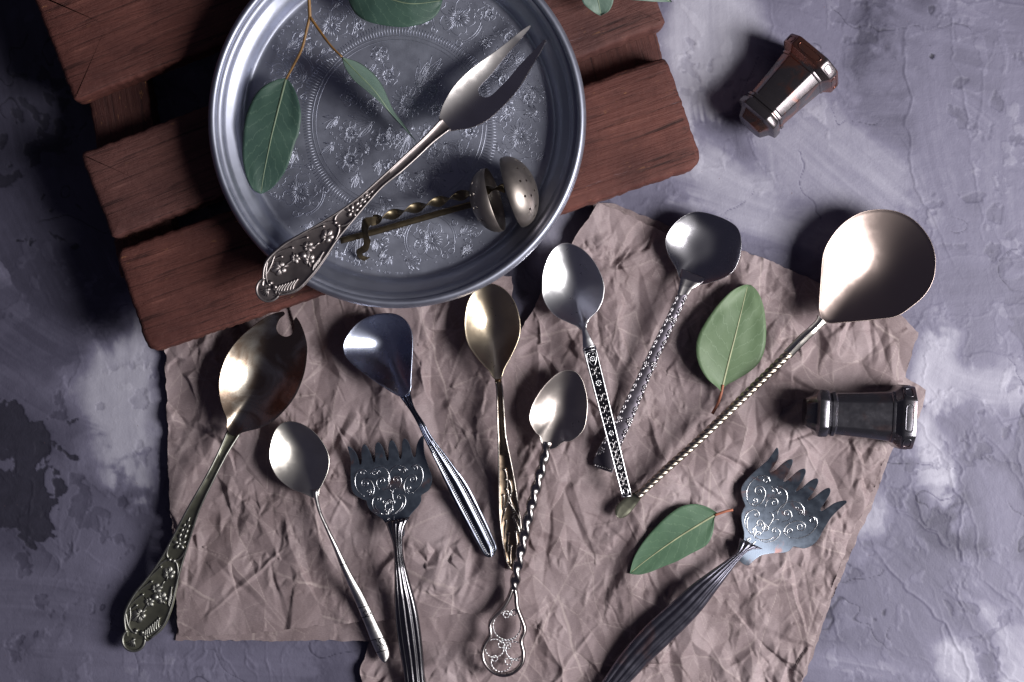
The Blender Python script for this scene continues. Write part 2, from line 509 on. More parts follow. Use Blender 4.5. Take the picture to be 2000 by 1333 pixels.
def sheetmetal(T, outline, zf, thick=0.9, step=5.0, edge=0.35):
    """flat, gently bent plate cut to a traced outline (tines, slots)"""
    o = np.asarray(outline, float)
    mn, mx = o.min(0), o.max(0)
    pts = [Vector(q) for q in o]; nb = len(pts)
    for x in np.arange(mn[0] + step * 0.5, mx[0], step):
        for y in np.arange(mn[1] + step * 0.5, mx[1], step):
            if np.min(np.hypot(o[:, 0] - x, o[:, 1] - y)) > step * 0.55:
                pts.append(Vector((x, y)))
    vs, es, fs, *_ = delaunay_2d_cdt(pts, [], [list(range(nb))], 1, 1e-4)
    a = Acc(); m = len(vs)
    for q in vs: a.v.append(tuple(T.p(q[0], q[1], zf(q[0], q[1]))))
    for q in vs: a.v.append(tuple(T.p(q[0], q[1], zf(q[0], q[1]) - thick)))
    cnt = {}
    for f in fs:
        f = list(f)
        a.f.append(tuple(f[::-1])); a.f.append(tuple(i + m for i in f))
        for i in range(len(f)):
            e = (f[i], f[(i + 1) % len(f)])
            cnt[e] = 1
    for (i, j) in list(cnt):
        if (j, i) not in cnt:
            a.f.append((i, j, j + m, i + m))
    rim = [T.p(q[0], q[1], zf(q[0], q[1]) - thick * 0.35) for q in o]
    a.tube(rim, edge / 1000, 6, 1.0, True)
    return a

def densify(pts, step=3.0, closed=True):
    n = int(sum(math.dist(pts[i], pts[(i + 1) % len(pts)]) for i in range(len(pts) - (0 if closed else 1))) / step)
    return catmull(pts, max(n, 8), closed)

def evaluated(ob, mods):
    """bake modifiers into the mesh without operators"""
    dg = bpy.context.evaluated_depsgraph_get()
    me = bpy.data.meshes.new_from_object(ob.evaluated_get(dg))
    old = ob.data
    for m in list(ob.modifiers): ob.modifiers.remove(m)
    ob.data = me
    bpy.data.meshes.remove(old)

def cut(ob, cutter_acc, T):
    me = bpy.data.meshes.new('cutter')
    me.from_pydata((np.asarray(cutter_acc.v) - T.loc).tolist(), [], cutter_acc.f)
    c = bpy.data.objects.new('cutter', me); C.objects.link(c); c.location = T.loc
    recalc(c); recalc(ob)
    bpy.context.view_layer.update()
    m = ob.modifiers.new('cut', 'BOOLEAN'); m.object = c; m.operation = 'DIFFERENCE'; m.solver = 'EXACT'
    bpy.context.view_layer.update()
    evaluated(ob, None)
    bpy.data.objects.remove(c); bpy.data.meshes.remove(me)

def prism(T, outline, z0, z1):
    a = Acc()
    a.grid([[T.p(q[0], q[1], z0) for q in outline], [T.p(q[0], q[1], z1) for q in outline]])
    return a

# ------------------------------------------------------------------ table top (plaster with trowel strokes)
def table():
    inx = np.arange(-60, 2061, 2.3); iny = np.arange(-60, 1394, 2.3)
    xs = np.concatenate([np.linspace(-1500, -63, 60), inx, np.linspace(2063, 3500, 60)])
    ys = np.concatenate([np.linspace(-1300, -63, 50), iny, np.linspace(1396, 2600, 50)])
    X, Y = np.meshgrid(xs, ys, indexing='ij')
    wx = X + 60 * (fbm(X / 120, Y / 120, 3, 3) - 0.5); wy = Y + 60 * (fbm(X / 120, Y / 120, 9, 3) - 0.5)
    tone = 0.50 + 0.50 * (fbm(wx / 300, wy / 300, 21, 4) - 0.5)
    h = 0.10 * fbm(wx / 60, wy / 60, 31, 4)
    rs = np.random.RandomState(11)
    strokes = []
    for i in range(120):
        cx = rs.uniform(-700, 2700); cy = rs.uniform(-600, 1900)
        base = 0.47 + 0.17 * rs.randn()
        strokes.append((cx, cy, rs.choice([rs.uniform(0, PI), 1.45 + 0.3 * rs.randn()]), rs.uniform(110, 330), rs.uniform(45, 130), base, rs.uniform(-1, 1) * 0.0022, rs.uniform(0.05, 0.22)))
    # dark strokes painting the upper-left shade, and strokes one can recognise in the photograph: (x, y, angle, half length, half width, tone, curve, height)
    strokes += [
        (230, 800, 1.5, 190, 95, 0.90, 0.0005, 0.2), (110, 1180, 0.15, 260, 110, 0.46, -0.0006, 0.2), (60, 830, 0.5, 130, 80, 0.36, 0.001, 0.1),
        (330, 1290, 0.05, 300, 60, 0.54, 0, 0.2), (1390, 90, 1.5, 170, 120, 0.92, 0.0004, 0.2), (1380, 330, 0.5, 160, 70, 0.84, 0, 0.3),
        (1650, 330, 0.7, 200, 110, 0.72, 0, 0.2), (1900, 90, 0.2, 220, 90, 0.52, 0.001, 0.25), (1840, 300, 1.35, 240, 60, 0.58, 0.0005, 0.3),
        (1960, 300, 1.6, 200, 60, 0.60, 0.0003, 0.2), (1850, 560, 0.0, 200, 60, 0.52, 0.0008, 0.2), (1830, 820, 1.55, 200, 75, 0.88, 0.0006, 0.25),
        (1940, 760, 0.1, 120, 60, 0.78, 0.002, 0.3), (1925, 900, 1.2, 160, 75, 0.50, -0.0022, 0.35), (1960, 1010, 1.4, 180, 60, 0.56, -0.0018, 0.3),
        (1720, 1180, 1.25, 220, 100, 0.50, 0.0008, 0.2), (1870, 1170, 0.95, 220, 60, 0.46, -0.001, 0.35), (1660, 1300, 0.2, 150, 60, 0.62, 0, 0.2),
        (1960, 1240, 0.9, 130, 50, 0.74, 0.0005, 0.3), (1690, 1010, 1.2, 90, 70, 0.80, 0, 0.15), (1100, 480, 1.2, 150, 90, 0.74, 0, 0.2),
        (1500, 430, 0.3, 200, 70, 0.76, 0, 0.2), (90, 380, 1.1, 240, 150, 0.26, 0, 0.2), (40, 120, 1.4, 260, 150, 0.16, 0, 0.1), (50, 650, 0.6, 140, 90, 0.32, 0.0007, 0.2),  # the two darkest put the upper-left shade into the tone
    ]
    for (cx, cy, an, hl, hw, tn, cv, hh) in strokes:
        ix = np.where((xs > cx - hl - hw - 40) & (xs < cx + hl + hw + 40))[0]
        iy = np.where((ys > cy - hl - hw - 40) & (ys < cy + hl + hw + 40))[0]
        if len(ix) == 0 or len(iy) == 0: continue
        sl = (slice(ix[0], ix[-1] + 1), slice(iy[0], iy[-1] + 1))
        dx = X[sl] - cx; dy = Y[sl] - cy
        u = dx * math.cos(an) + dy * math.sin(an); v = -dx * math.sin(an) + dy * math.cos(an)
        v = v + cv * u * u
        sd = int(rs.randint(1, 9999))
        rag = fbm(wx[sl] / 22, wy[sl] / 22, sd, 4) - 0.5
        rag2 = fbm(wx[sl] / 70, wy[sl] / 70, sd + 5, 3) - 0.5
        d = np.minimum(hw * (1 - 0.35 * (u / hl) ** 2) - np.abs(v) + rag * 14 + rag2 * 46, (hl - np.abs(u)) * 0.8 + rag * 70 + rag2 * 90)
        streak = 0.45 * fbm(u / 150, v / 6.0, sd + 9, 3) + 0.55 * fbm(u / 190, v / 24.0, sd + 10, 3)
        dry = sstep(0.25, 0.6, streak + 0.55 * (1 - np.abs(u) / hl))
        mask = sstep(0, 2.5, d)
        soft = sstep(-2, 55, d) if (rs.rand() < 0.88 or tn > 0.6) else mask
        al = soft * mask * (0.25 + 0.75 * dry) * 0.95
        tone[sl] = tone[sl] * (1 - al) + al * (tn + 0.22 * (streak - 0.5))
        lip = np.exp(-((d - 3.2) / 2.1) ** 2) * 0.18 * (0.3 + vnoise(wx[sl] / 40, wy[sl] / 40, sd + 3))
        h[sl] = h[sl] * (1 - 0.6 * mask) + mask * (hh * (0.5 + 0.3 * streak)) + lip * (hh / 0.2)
    # small chipped flakes and hollows
    fl = fbm(wx / 38, wy / 38, 77, 4); zone = fbm(X / 210, Y / 210, 91, 2)
    chip = sstep(0.645, 0.66, fl) * sstep(0.45, 0.6, zone)
    tone = tone - 0.10 * chip * (0.4 + 1.2 * fbm(X / 16, Y / 16, 15, 3)); h = h - 0.22 * chip
    fl2 = fbm(wx / 26 + 40, wy / 34, 57, 4); zone2 = fbm(X / 180 + 9, Y / 180, 96, 2)
    chip2 = sstep(0.64, 0.66, fl2) * sstep(0.42, 0.58, zone2)
    tone = tone + 0.06 * chip2; h = h + 0.14 * chip2
    # the dark flaked patches of bare ground at the left; the upper-left one also paints in the shade there
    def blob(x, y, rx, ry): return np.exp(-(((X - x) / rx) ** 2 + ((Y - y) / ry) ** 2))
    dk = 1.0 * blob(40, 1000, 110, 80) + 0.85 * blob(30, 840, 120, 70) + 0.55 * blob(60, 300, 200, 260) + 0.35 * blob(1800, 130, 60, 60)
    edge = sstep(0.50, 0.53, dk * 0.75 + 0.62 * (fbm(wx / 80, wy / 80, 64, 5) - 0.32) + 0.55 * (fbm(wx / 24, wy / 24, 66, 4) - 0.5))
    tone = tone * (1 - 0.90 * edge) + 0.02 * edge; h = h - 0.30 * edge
    # wrinkled skin of paint at the lower left
    wr = np.abs(fbm(wx / 30, wy / 55, 5, 3) - 0.5)
    wz = blob(450, 1290, 140, 50) + blob(130, 1090, 60, 60)
    h = h + 0.35 * wz * (1 - sstep(0, 0.05, wr))
    # hairline cracks
    cr = np.abs(fbm(wx / 170 + 3, wy / 170, 43, 4) - 0.5)
    line = (1 - sstep(0.0, 0.006, cr)) * sstep(0.5, 0.6, fbm(X / 150, Y / 150, 48, 2))
    h = h - 0.22 * line; tone = tone - 0.25 * line
    tone = np.clip(tone, 0, 1)
    V = np.stack([(X - 1000) * S, (666.5 - Y) * S, h / 1000 - 0.0003], -1).reshape(-1, 3)
    nx, ny = X.shape
    idx = np.arange(nx * ny).reshape(nx, ny)
    F = np.stack([idx[:-1, :-1], idx[:-1, 1:], idx[1:, 1:], idx[1:, :-1]], -1).reshape(-1, 4)
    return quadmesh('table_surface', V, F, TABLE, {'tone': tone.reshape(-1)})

def quadmesh(name, V, F, mat, attrs=None, smooth=True):
    me = bpy.data.meshes.new(name)
    me.vertices.add(len(V)); me.vertices.foreach_set('co', np.ascontiguousarray(V, dtype=np.float32).reshape(-1))
    me.loops.add(F.size); me.loops.foreach_set('vertex_index', np.ascontiguousarray(F, dtype=np.int32).reshape(-1))
    me.polygons.add(len(F)); me.polygons.foreach_set('loop_start', np.arange(0, F.size, 4, dtype=np.int32))
    me.update(calc_edges=True)
    for k, a in (attrs or {}).items():
        at = me.attributes.new(k, 'FLOAT', 'POINT'); at.data.foreach_set('value', np.ascontiguousarray(a, dtype=np.float32))
    if smooth: me.shade_smooth()
    me.materials.append(mat)
    ob = bpy.data.objects.new(name, me); C.objects.link(ob)
    return ob
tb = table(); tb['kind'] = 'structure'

# ------------------------------------------------------------------ crumpled paper
def crumple(X, Y, seed, dens=1.0):
    """faceted height field (mm): sharp straight folds of many sizes over soft buckles"""
    rs = np.random.RandomState(seed)
    x0, x1, y0, y1 = X.min(), X.max(), Y.min(), Y.max()
    A = (x1 - x0) * (y1 - y0)
    wx = X + 9 * (fbm(X / 45, Y / 45, seed + 1, 2) - 0.5); wy = Y + 9 * (fbm(X / 45, Y / 45, seed + 2, 2) - 0.5)
    h = 1.0 * (fbm(X / 170, Y / 170, seed, 2) - 0.5); cre = np.zeros_like(X)
    # irregular triangulated facets: flat pieces meeting in sharp creases
    def facets(cell, amp, stretch, an, sd):
        r = np.random.RandomState(seed + sd)
        ca, sa = math.cos(an), math.sin(an)
        cx, cy = (x0 + x1) / 2, (y0 + y1) / 2
        rad = math.hypot(x1 - x0, y1 - y0) / 2 + 80
        m = int((2 * rad) * (2 * rad / stretch) / (cell * cell))
        q = r.uniform(-1, 1, (m, 2)) * (rad, rad / stretch)
        tri = delaunay_2d_cdt([Vector(p) for p in q], [], [], 0, 1e-5)
        vp = np.array([tuple(v) for v in tri[0]]); fc = tri[2]
        px_ = cx + vp[:, 0] * ca * 1.0 - vp[:, 1] * stretch * sa; py_ = cy + vp[:, 0] * sa + vp[:, 1] * stretch * ca
        z = r.uniform(-0.5, 0.5, len(vp)) * amp
        out = np.zeros_like(X); ed = np.zeros_like(X); st = xs_[1] - xs_[0]
        for f in fc:
            ax, ay = px_[list(f)], py_[list(f)]
            i0 = max(0, int((ax.min() - x0) / st)); i1 = min(len(xs_), int((ax.max() - x0) / st) + 2)
            j0 = max(0, int((ay.min() - y0) / st)); j1 = min(len(ys_), int((ay.max() - y0) / st) + 2)
            if i0 >= i1 or j0 >= j1: continue
            gx = wx[i0:i1, j0:j1]; gy = wy[i0:i1, j0:j1]
            det = (ay[1] - ay[2]) * (ax[0] - ax[2]) + (ax[2] - ax[1]) * (ay[0] - ay[2])
            if abs(det) < 1e-9: continue
            l0 = ((ay[1] - ay[2]) * (gx - ax[2]) + (ax[2] - ax[1]) * (gy - ay[2])) / det
            l1 = ((ay[2] - ay[0]) * (gx - ax[2]) + (ax[0] - ax[2]) * (gy - ay[2])) / det
            l2 = 1 - l0 - l1
            mn = np.minimum(np.minimum(l0, l1), l2); ins = mn >= -0.02
            zz = z[list(f)]
            out[i0:i1, j0:j1][ins] = (l0 * zz[0] + l1 * zz[1] + l2 * zz[2])[ins]
            hgt = np.sqrt(abs(det)); k_ = r.uniform(0, 1) ** 2
            ed[i0:i1, j0:j1][ins] = (k_ * np.clip(1 - mn * hgt / 1.8, 0, 1))[ins]
        return out, ed
    xs_ = X[:, 0]; ys_ = Y[0]
    for (cell, amp, stt, an, sd, zone) in ((72, 6.2, 1.8, 0.35, 1, 0), (36, 6.0, 1.7, -0.3, 2, 0), (18, 3.8, 1.6, 0.5, 3, 1), (10, 1.7, 1.4, 0.2, 4, 2)):
        o_, e_ = facets(cell, amp, stt, an, sd)
        w_ = 1.0
        if zone: w_ = sstep(0.40, 0.62, fbm(X / 85, Y / 85, seed + 50 + zone, 2)) * 0.85 + 0.15
        h = h + o_ * w_; cre = np.maximum(cre, e_ * w_ * (1.0 if cell > 30 else 0.6))
    n = int(A / 4500 * dens)
    for i in range(n):
        cx = rs.uniform(x0, x1); cy = rs.uniform(y0, y1)
        big = rs.rand() < 0.16
        L = rs.uniform(60, 170) if big else rs.uniform(10, 60)
        W = rs.uniform(10, 22) if big else rs.uniform(3, 9)
        an = (1.15 + 0.55 * rs.randn()) if rs.rand() < 0.6 else rs.uniform(0, PI)
        am = (rs.choice([-1, 1]) * rs.uniform(0.9, 1.9)) if big else rs.choice([-1, 1]) * rs.uniform(0.2, 0.7)
        ext = L + W + 4
        m = (X[:, 0] > cx - ext) & (X[:, 0] < cx + ext); q = (Y[0] > cy - ext) & (Y[0] < cy + ext)
        ix = np.where(m)[0]; iy = np.where(q)[0]
        if len(ix) < 2 or len(iy) < 2: continue
        sl = (slice(ix[0], ix[-1] + 1), slice(iy[0], iy[-1] + 1))
        dx = wx[sl] - cx; dy = wy[sl] - cy
        u = dx * math.cos(an) + dy * math.sin(an); v = -dx * math.sin(an) + dy * math.cos(an)
        tap = np.clip(1 - np.abs(u) / L, 0, 1)
        w = W * (0.25 + 0.75 * tap)
        side = np.where(v > 0, 1.0, rs.uniform(0.35, 1.0))
        rdg = np.clip(1 - np.abs(v) / (w * side + 1e-6), 0, 1) * np.minimum(1, tap * 2.2)
        h[sl] += am * rdg
        if am > 0:
            cre[sl] = np.maximum(cre[sl], 0.75 * np.clip(1 - np.abs(v) / 2.0, 0, 1) * np.minimum(1, tap * 3) * rs.uniform(0.3, 1))
    return h, np.clip(cre, 0, 1)

def paper_sheet(name, poly, seed, zfun, parent, loc, amp=1.0, step=2.1, dens=1.0, lim=2.6, damp=None):
    poly = np.asarray(poly, float)
    # a slightly ragged edge
    pd = []
    for i in range(len(poly)):
        a, b = poly[i], poly[(i + 1) % len(poly)]
        m = max(2, int(np.linalg.norm(b - a) / 6))
        d = (b - a) / np.linalg.norm(b - a); nrm = np.array([-d[1], d[0]])
        for j in range(m):
            q = a + (b - a) * j / m
            pd.append(q + nrm * (fbm(np.array([q[0] / 14]), np.array([q[1] / 14]), seed + 3, 3)[0] - 0.5) * 7 * (0 if j == 0 else 1))
    pd = np.array(pd); nb = np.roll(pd, -1, 0)
    x0, y0 = pd.min(0) - 5; x1, y1 = pd.max(0) + 5
    xs = np.arange(x0, x1, step); ys = np.arange(y0, y1, step)
    X, Y = np.meshgrid(xs, ys, indexing='ij')
    inside = np.zeros(X.shape, bool)
    for a, b in zip(pd, nb):
        if a[1] == b[1]: continue
        c = (a[1] > ys) != (b[1] > ys)
        xc = a[0] + (ys - a[1]) * (b[0] - a[0]) / (b[1] - a[1])
        inside ^= c[None, :] & (xs[:, None] < xc[None, :])
    grow = inside.copy()
    for dx in (-1, 0, 1):
        for dy in (-1, 0, 1):
            grow |= np.roll(np.roll(inside, dx, 0), dy, 1)
    h, cre = crumple(X, Y, seed, dens)
    if damp is not None: h = h * damp(X, Y)
    h = lim * np.tanh(h * amp / lim)
    bi = np.argwhere(grow & ~inside)
    px = np.stack([X[bi[:, 0], bi[:, 1]], Y[bi[:, 0], bi[:, 1]]], 1)
    best = np.full(len(px), 1e9); bp = px.copy()
    for a, b in zip(pd, nb):
        ab = b - a
        t = np.clip(((px - a) @ ab) / (ab @ ab + 1e-9), 0, 1)
        q = a + t[:, None] * ab; d = ((px - q) ** 2).sum(1)
        m = d < best; best[m] = d[m]; bp[m] = q[m]
    X2, Y2 = X.copy(), Y.copy()
    X2[bi[:, 0], bi[:, 1]] = bp[:, 0]; Y2[bi[:, 0], bi[:, 1]] = bp[:, 1]
    Z = zfun(X2, Y2) + h
    Z = np.maximum(Z, 0.45)
    k = 1 - Z.mean() / 1000 / H
    keepq = grow[:-1, :-1] & grow[1:, :-1] & grow[:-1, 1:] & grow[1:, 1:]
    idx = np.full(X.shape, -1); 
    used = np.zeros(X.shape, bool)
    used[:-1, :-1] |= keepq; used[1:, :-1] |= keepq; used[:-1, 1:] |= keepq; used[1:, 1:] |= keepq
    idx[used] = np.arange(used.sum())
    F = np.stack([idx[:-1, :-1], idx[:-1, 1:], idx[1:, 1:], idx[1:, :-1]], -1)[keepq]
    V = np.stack([(X2 - 1000) * S * k, (666.5 - Y2) * S * k, Z / 1000], -1)[used] - loc
    ob = quadmesh(name, V, F, PAPER, {'crease': cre[used]}, smooth=False)
    ob.parent = parent
    return ob

def paper_thing(name, label, at):
    o = bpy.data.objects.new(name, None); C.objects.link(o)
    loc = np.array(P(at[0], at[1], 0, 1)); o.location = loc
    o['label'] = label; o['category'] = 'paper bag'; o['group'] = 'crumpled brown paper bags under the cutlery'
    return o, loc
rb, rl = paper_thing('paper_bag', "crumpled brown paper bag on the right, under the black-handled spoon and reaching the bottom edge", (1300, 900))
BACK_R = [(1160, 396), (1200, 398), (1312, 444), (1330, 520), (1500, 620), (1760, 616), (1794, 650), (1778, 690), (1768, 738), (1808, 762), (1796, 812), (1745, 876),
          (1700, 1000), (1662, 1078), (1614, 1200), (1575, 1320), (1530, 1400), (1300, 1300), (1150, 800)]
FRONT_R = [(1168, 397), (1228, 421), (1313, 463), (1380, 478), (1447, 490), (1506, 510), (1580, 541), (1668, 590), (1752, 617), (1786, 662), (1766, 735), (1752, 800), (1735, 870),
           (1712, 938), (1692, 989), (1652, 1073), (1606, 1200), (1562, 1333), (1520, 1430), (735, 1430), (703, 1312), (716, 1270), (726, 1232), (920, 1180), (960, 1000), (985, 720), (1020, 640), (1046, 594), (1120, 470)]
paper_sheet('back_sheet', BACK_R, 401, lambda x, y: 1.1 + 0 * x, rb, rl, 0.35, 2.6, 0.6, 0.7)
def z_front(x, y):
    z = 4.2 + 0 * x
    z = z + 5.5 * np.exp(-((x - 1165) / 90) ** 2 - ((y - 410) / 120) ** 2)
    z = z + 2.0 * np.exp(-((x - 1050) / 60) ** 2 - ((y - 600) / 110) ** 2)
    z = z + 2.4 * sstep(1450, 1600, x) * sstep(1050, 1250, y)
    return z
paper_sheet('front_sheet', FRONT_R, 512, z_front, rb, rl, 1.0, 2.1, 1.0, 4.0, lambda x, y: 1 - 0.75 * np.maximum(1 - sstep(1005, 1040, x), 0) * (1 - sstep(1255, 1290, y)))
lb, ll = paper_thing('paper_bag', "crumpled brown paper bag on the left, tucked under the wooden crate", (650, 950))
BACK_L = [(347, 1190), (341, 1253), (520, 1254), (720, 1252), (930, 1253), (1016, 1250), (1012, 1000), (1006, 700), (1000, 540), (955, 540), (955, 1150), (700, 1175)]
FRONT_L = [(322, 680), (328, 900), (342, 1120), (348, 1243), (460, 1240), (560, 1230), (700, 1214), (840, 1204), (985, 1194), (990, 1000), (982, 840), (985, 700), (985, 530), (800, 545), (560, 575), (330, 650)]
def z_left(x, y): return 3.2 + 3.8 * sstep(620, 900, x)
paper_sheet('back_sheet', BACK_L, 733, lambda x, y: 1.6 + 4.2 * sstep(620, 730, x), lb, ll, 0.30, 2.6, 0.6, 0.5)
paper_sheet('front_sheet', FRONT_L, 845, lambda x, y: 4.9 + 2.6 * np.maximum(sstep(900, 970, x), sstep(620, 730, x) * sstep(1090, 1160, y)), lb, ll, 1.0, 2.1, 1.0, 4.0,
            lambda x, y: 1 - 0.65 * np.maximum(sstep(920, 975, x), sstep(1110, 1200, y)))
ZP = 10.5     # cutlery on the left bag rests at about this height (mm)
ZR = 6.5      # on the right bag

# ------------------------------------------------------------------ wooden crate
CT = 40.0
crate = Thing('wooden_crate', "low red-brown wooden crate of three wide weathered planks, under the round tray", 'wooden crate', (760, 300), CT, 0)
def plank(name, a, b, wa, wb, ztop, th, mat, seed, rad=14, lab=None):
    """plank whose lower long edge runs a->b (photo px), wa/wb: widths at both ends"""
    a = np.array(a, float); b = np.array(b, float)
    A = crate.p(*a, ztop)[:2]; B = crate.p(*b, ztop)[:2]
    d = B - A; Ln = np.linalg.norm(d); ang = math.atan2(d[1], d[0])
    w0 = crate.px(wa); w1 = crate.px(wb)
    rs = np.random.RandomState(seed)
    # rounded outline in the plank's own frame: x along, y across (0..w)
    corners = [(0, 0), (Ln, 0), (Ln, w1), (0, w0)]
    out = []
    r = crate.px(rad)
    for i, c in enumerate(corners):
        p0 = np.array(corners[i - 1]); p1 = np.array(c); p2 = np.array(corners[(i + 1) % 4])
        d0 = (p0 - p1) / np.linalg.norm(p0 - p1); d2 = (p2 - p1) / np.linalg.norm(p2 - p1)
        rr = r * rs.uniform(0.6, 1.3)
        q0 = p1 + d0 * rr; q2 = p1 + d2 * rr
        for t in np.linspace(0, 1, 7):
            out.append((1 - t) ** 2 * q0 + 2 * t * (1 - t) * p1 + t * t * q2)
    oo = np.array(out + [out[0]]); dd = np.concatenate([[0], np.cumsum(np.linalg.norm(np.diff(oo, axis=0), axis=1))])
    tt = np.linspace(0, dd[-1], 420, endpoint=False)
    o = np.stack([np.interp(tt, dd, oo[:, 0]), np.interp(tt, dd, oo[:, 1])], 1)
    cen = o.mean(0)
    x = np.arange(len(o))
    # worn, chipped edge
    nrm = np.roll(o, -1, 0) - np.roll(o, 1, 0); nrm = np.stack([nrm[:, 1], -nrm[:, 0]], 1); nrm /= np.linalg.norm(nrm, axis=1)[:, None]
    if np.sum(nrm * (o - cen)) < 0: nrm = -nrm
    j1 = (fbm(o[:, 0] * 420, o[:, 1] * 420, seed, 4) - 0.5) * 0.0014
    acc = Acc(); rows = []
    for (ins, z, jw) in ((0.0, -th, 1.0), (0.0, -2.6, 1.0), (0.0004, -1.4, 1.0), (0.0013, -0.5, 0.8), (0.0030, 0.0, 0.6)):
        rows.append([(*(q + nv * (jj * jw - ins)), z / 1000) for q, nv, jj in zip(o, nrm, j1)])
    last = np.array(rows[-1])[:, :2]; c2 = (last.min(0) + last.max(0)) / 2
    hh_ = (last.max(0) - last.min(0)) / 2
    mid = np.stack([np.clip(last[:, 0], last[:, 0].min() + hh_[1], last[:, 0].max() - hh_[1]), np.full(len(last), c2[1])], 1)
    for t in (0.3, 0.65, 1.0):
        rows.append([(*(q + (m_ - q) * t), 0.0) for q, m_ in zip(last, mid)])
    acc.grid(rows, True, False)
    acc.f.append(tuple(range(len(last)))[::-1])
    me = bpy.data.meshes.new(name)
    me.from_pydata([tuple(v) for v in acc.v], [], acc.f)
    me.materials.append(mat); me.shade_smooth(); me.set_sharp_from_angle(angle=math.radians(50))
    ob = bpy.data.objects.new(name, me); C.objects.link(ob); ob.parent = crate.o
    recalc(ob)
    ob.location = (A[0] - crate.loc[0], A[1] - crate.loc[1], ztop / 1000)
    ob.rotation_euler = (0, 0, ang)
    if lab: ob['label'] = lab
    return ob
plank('plank', (290, 690), (1374, 322), 211, 226, CT, 16, WOOD, 3, 26)
WOOD3 = wood_mat('browner_mahogany_wood', (0.110, 0.048, 0.043), (0.022, 0.011, 0.012), (0.175, 0.085, 0.075))
plank('plank', (218, 466), (1302, 47), 178, 170, CT, 16, WOOD3, 8, 9)
plank('plank', (143, 198), (1240, -230), 230, 220, CT - 0.5, 16, WOOD, 14, 7)
def batten(a, b, w, seed):
    ob = plank('batten', a, b, w, w, CT - 16.3, 20.5, WOOD2, seed, 4)
batten((338, 520), (232, -60), 120, 21)
batten((1340, 260), (1190, -330), 205, 25)

# ------------------------------------------------------------------ engraved tray
TZ = CT + 0.4
TC = (775, 232)
tray = Thing('round_tray', 'round pewter tray with a rolled rim and engraved flowers, standing on the wooden crate', 'tray', TC, TZ + 19, TZ)
def lathe(prof, c, n=160):
    a = Acc(); rows = []
    cap = prof[0][0] < 10
    if not cap: prof = prof + [prof[0]]
    for r, z in prof:
        rr = tray.px(r)
        rows.append([(c[0] + rr * math.cos(t), c[1] + rr * math.sin(t), z / 1000) for t in np.linspace(0, 2 * PI, n, endpoint=False)])
    a.grid(rows, True, False)
    if cap: a.f.append(tuple(range(n))[::-1])
    return a
tc = tray.loc[:2]
def wob(prof):
    return [(r, z + TZ) for r, z in prof]
a = lathe(wob([(3, 1.2), (80, 1.2), (160, 1.2), (240, 1.2), (300, 1.2), (306, 1.3), (309, 1.7), (312, 3.0)]), tc)
tray.part('tray_floor', a, PEWTER, angle=40)
a = lathe(wob([(311.5, 2.8), (313, 4.5), (316, 7.0), (321, 9.6), (327, 10.8), (337, 12.6), (340, 13.2), (342, 15.6), (345, 17.2), (349, 17.8), (353, 17.9),
               (353, 9), (345, 6), (330, 0.4), (300, 0.2), (311.5, 0.3)]), tc)
tray.part('tray_wall', a, PEWTER, angle=50)
a = lathe(wob([(352.5, 17.5), (353, 19.0), (355.5, 20.4), (359.5, 21.0), (364, 20.6), (368, 19.0), (370.5, 16.5), (370, 13.8), (366, 11.8), (360, 11.0), (354, 12.0)]), tc)
tray.part('rolled_rim', a, PEWTER)

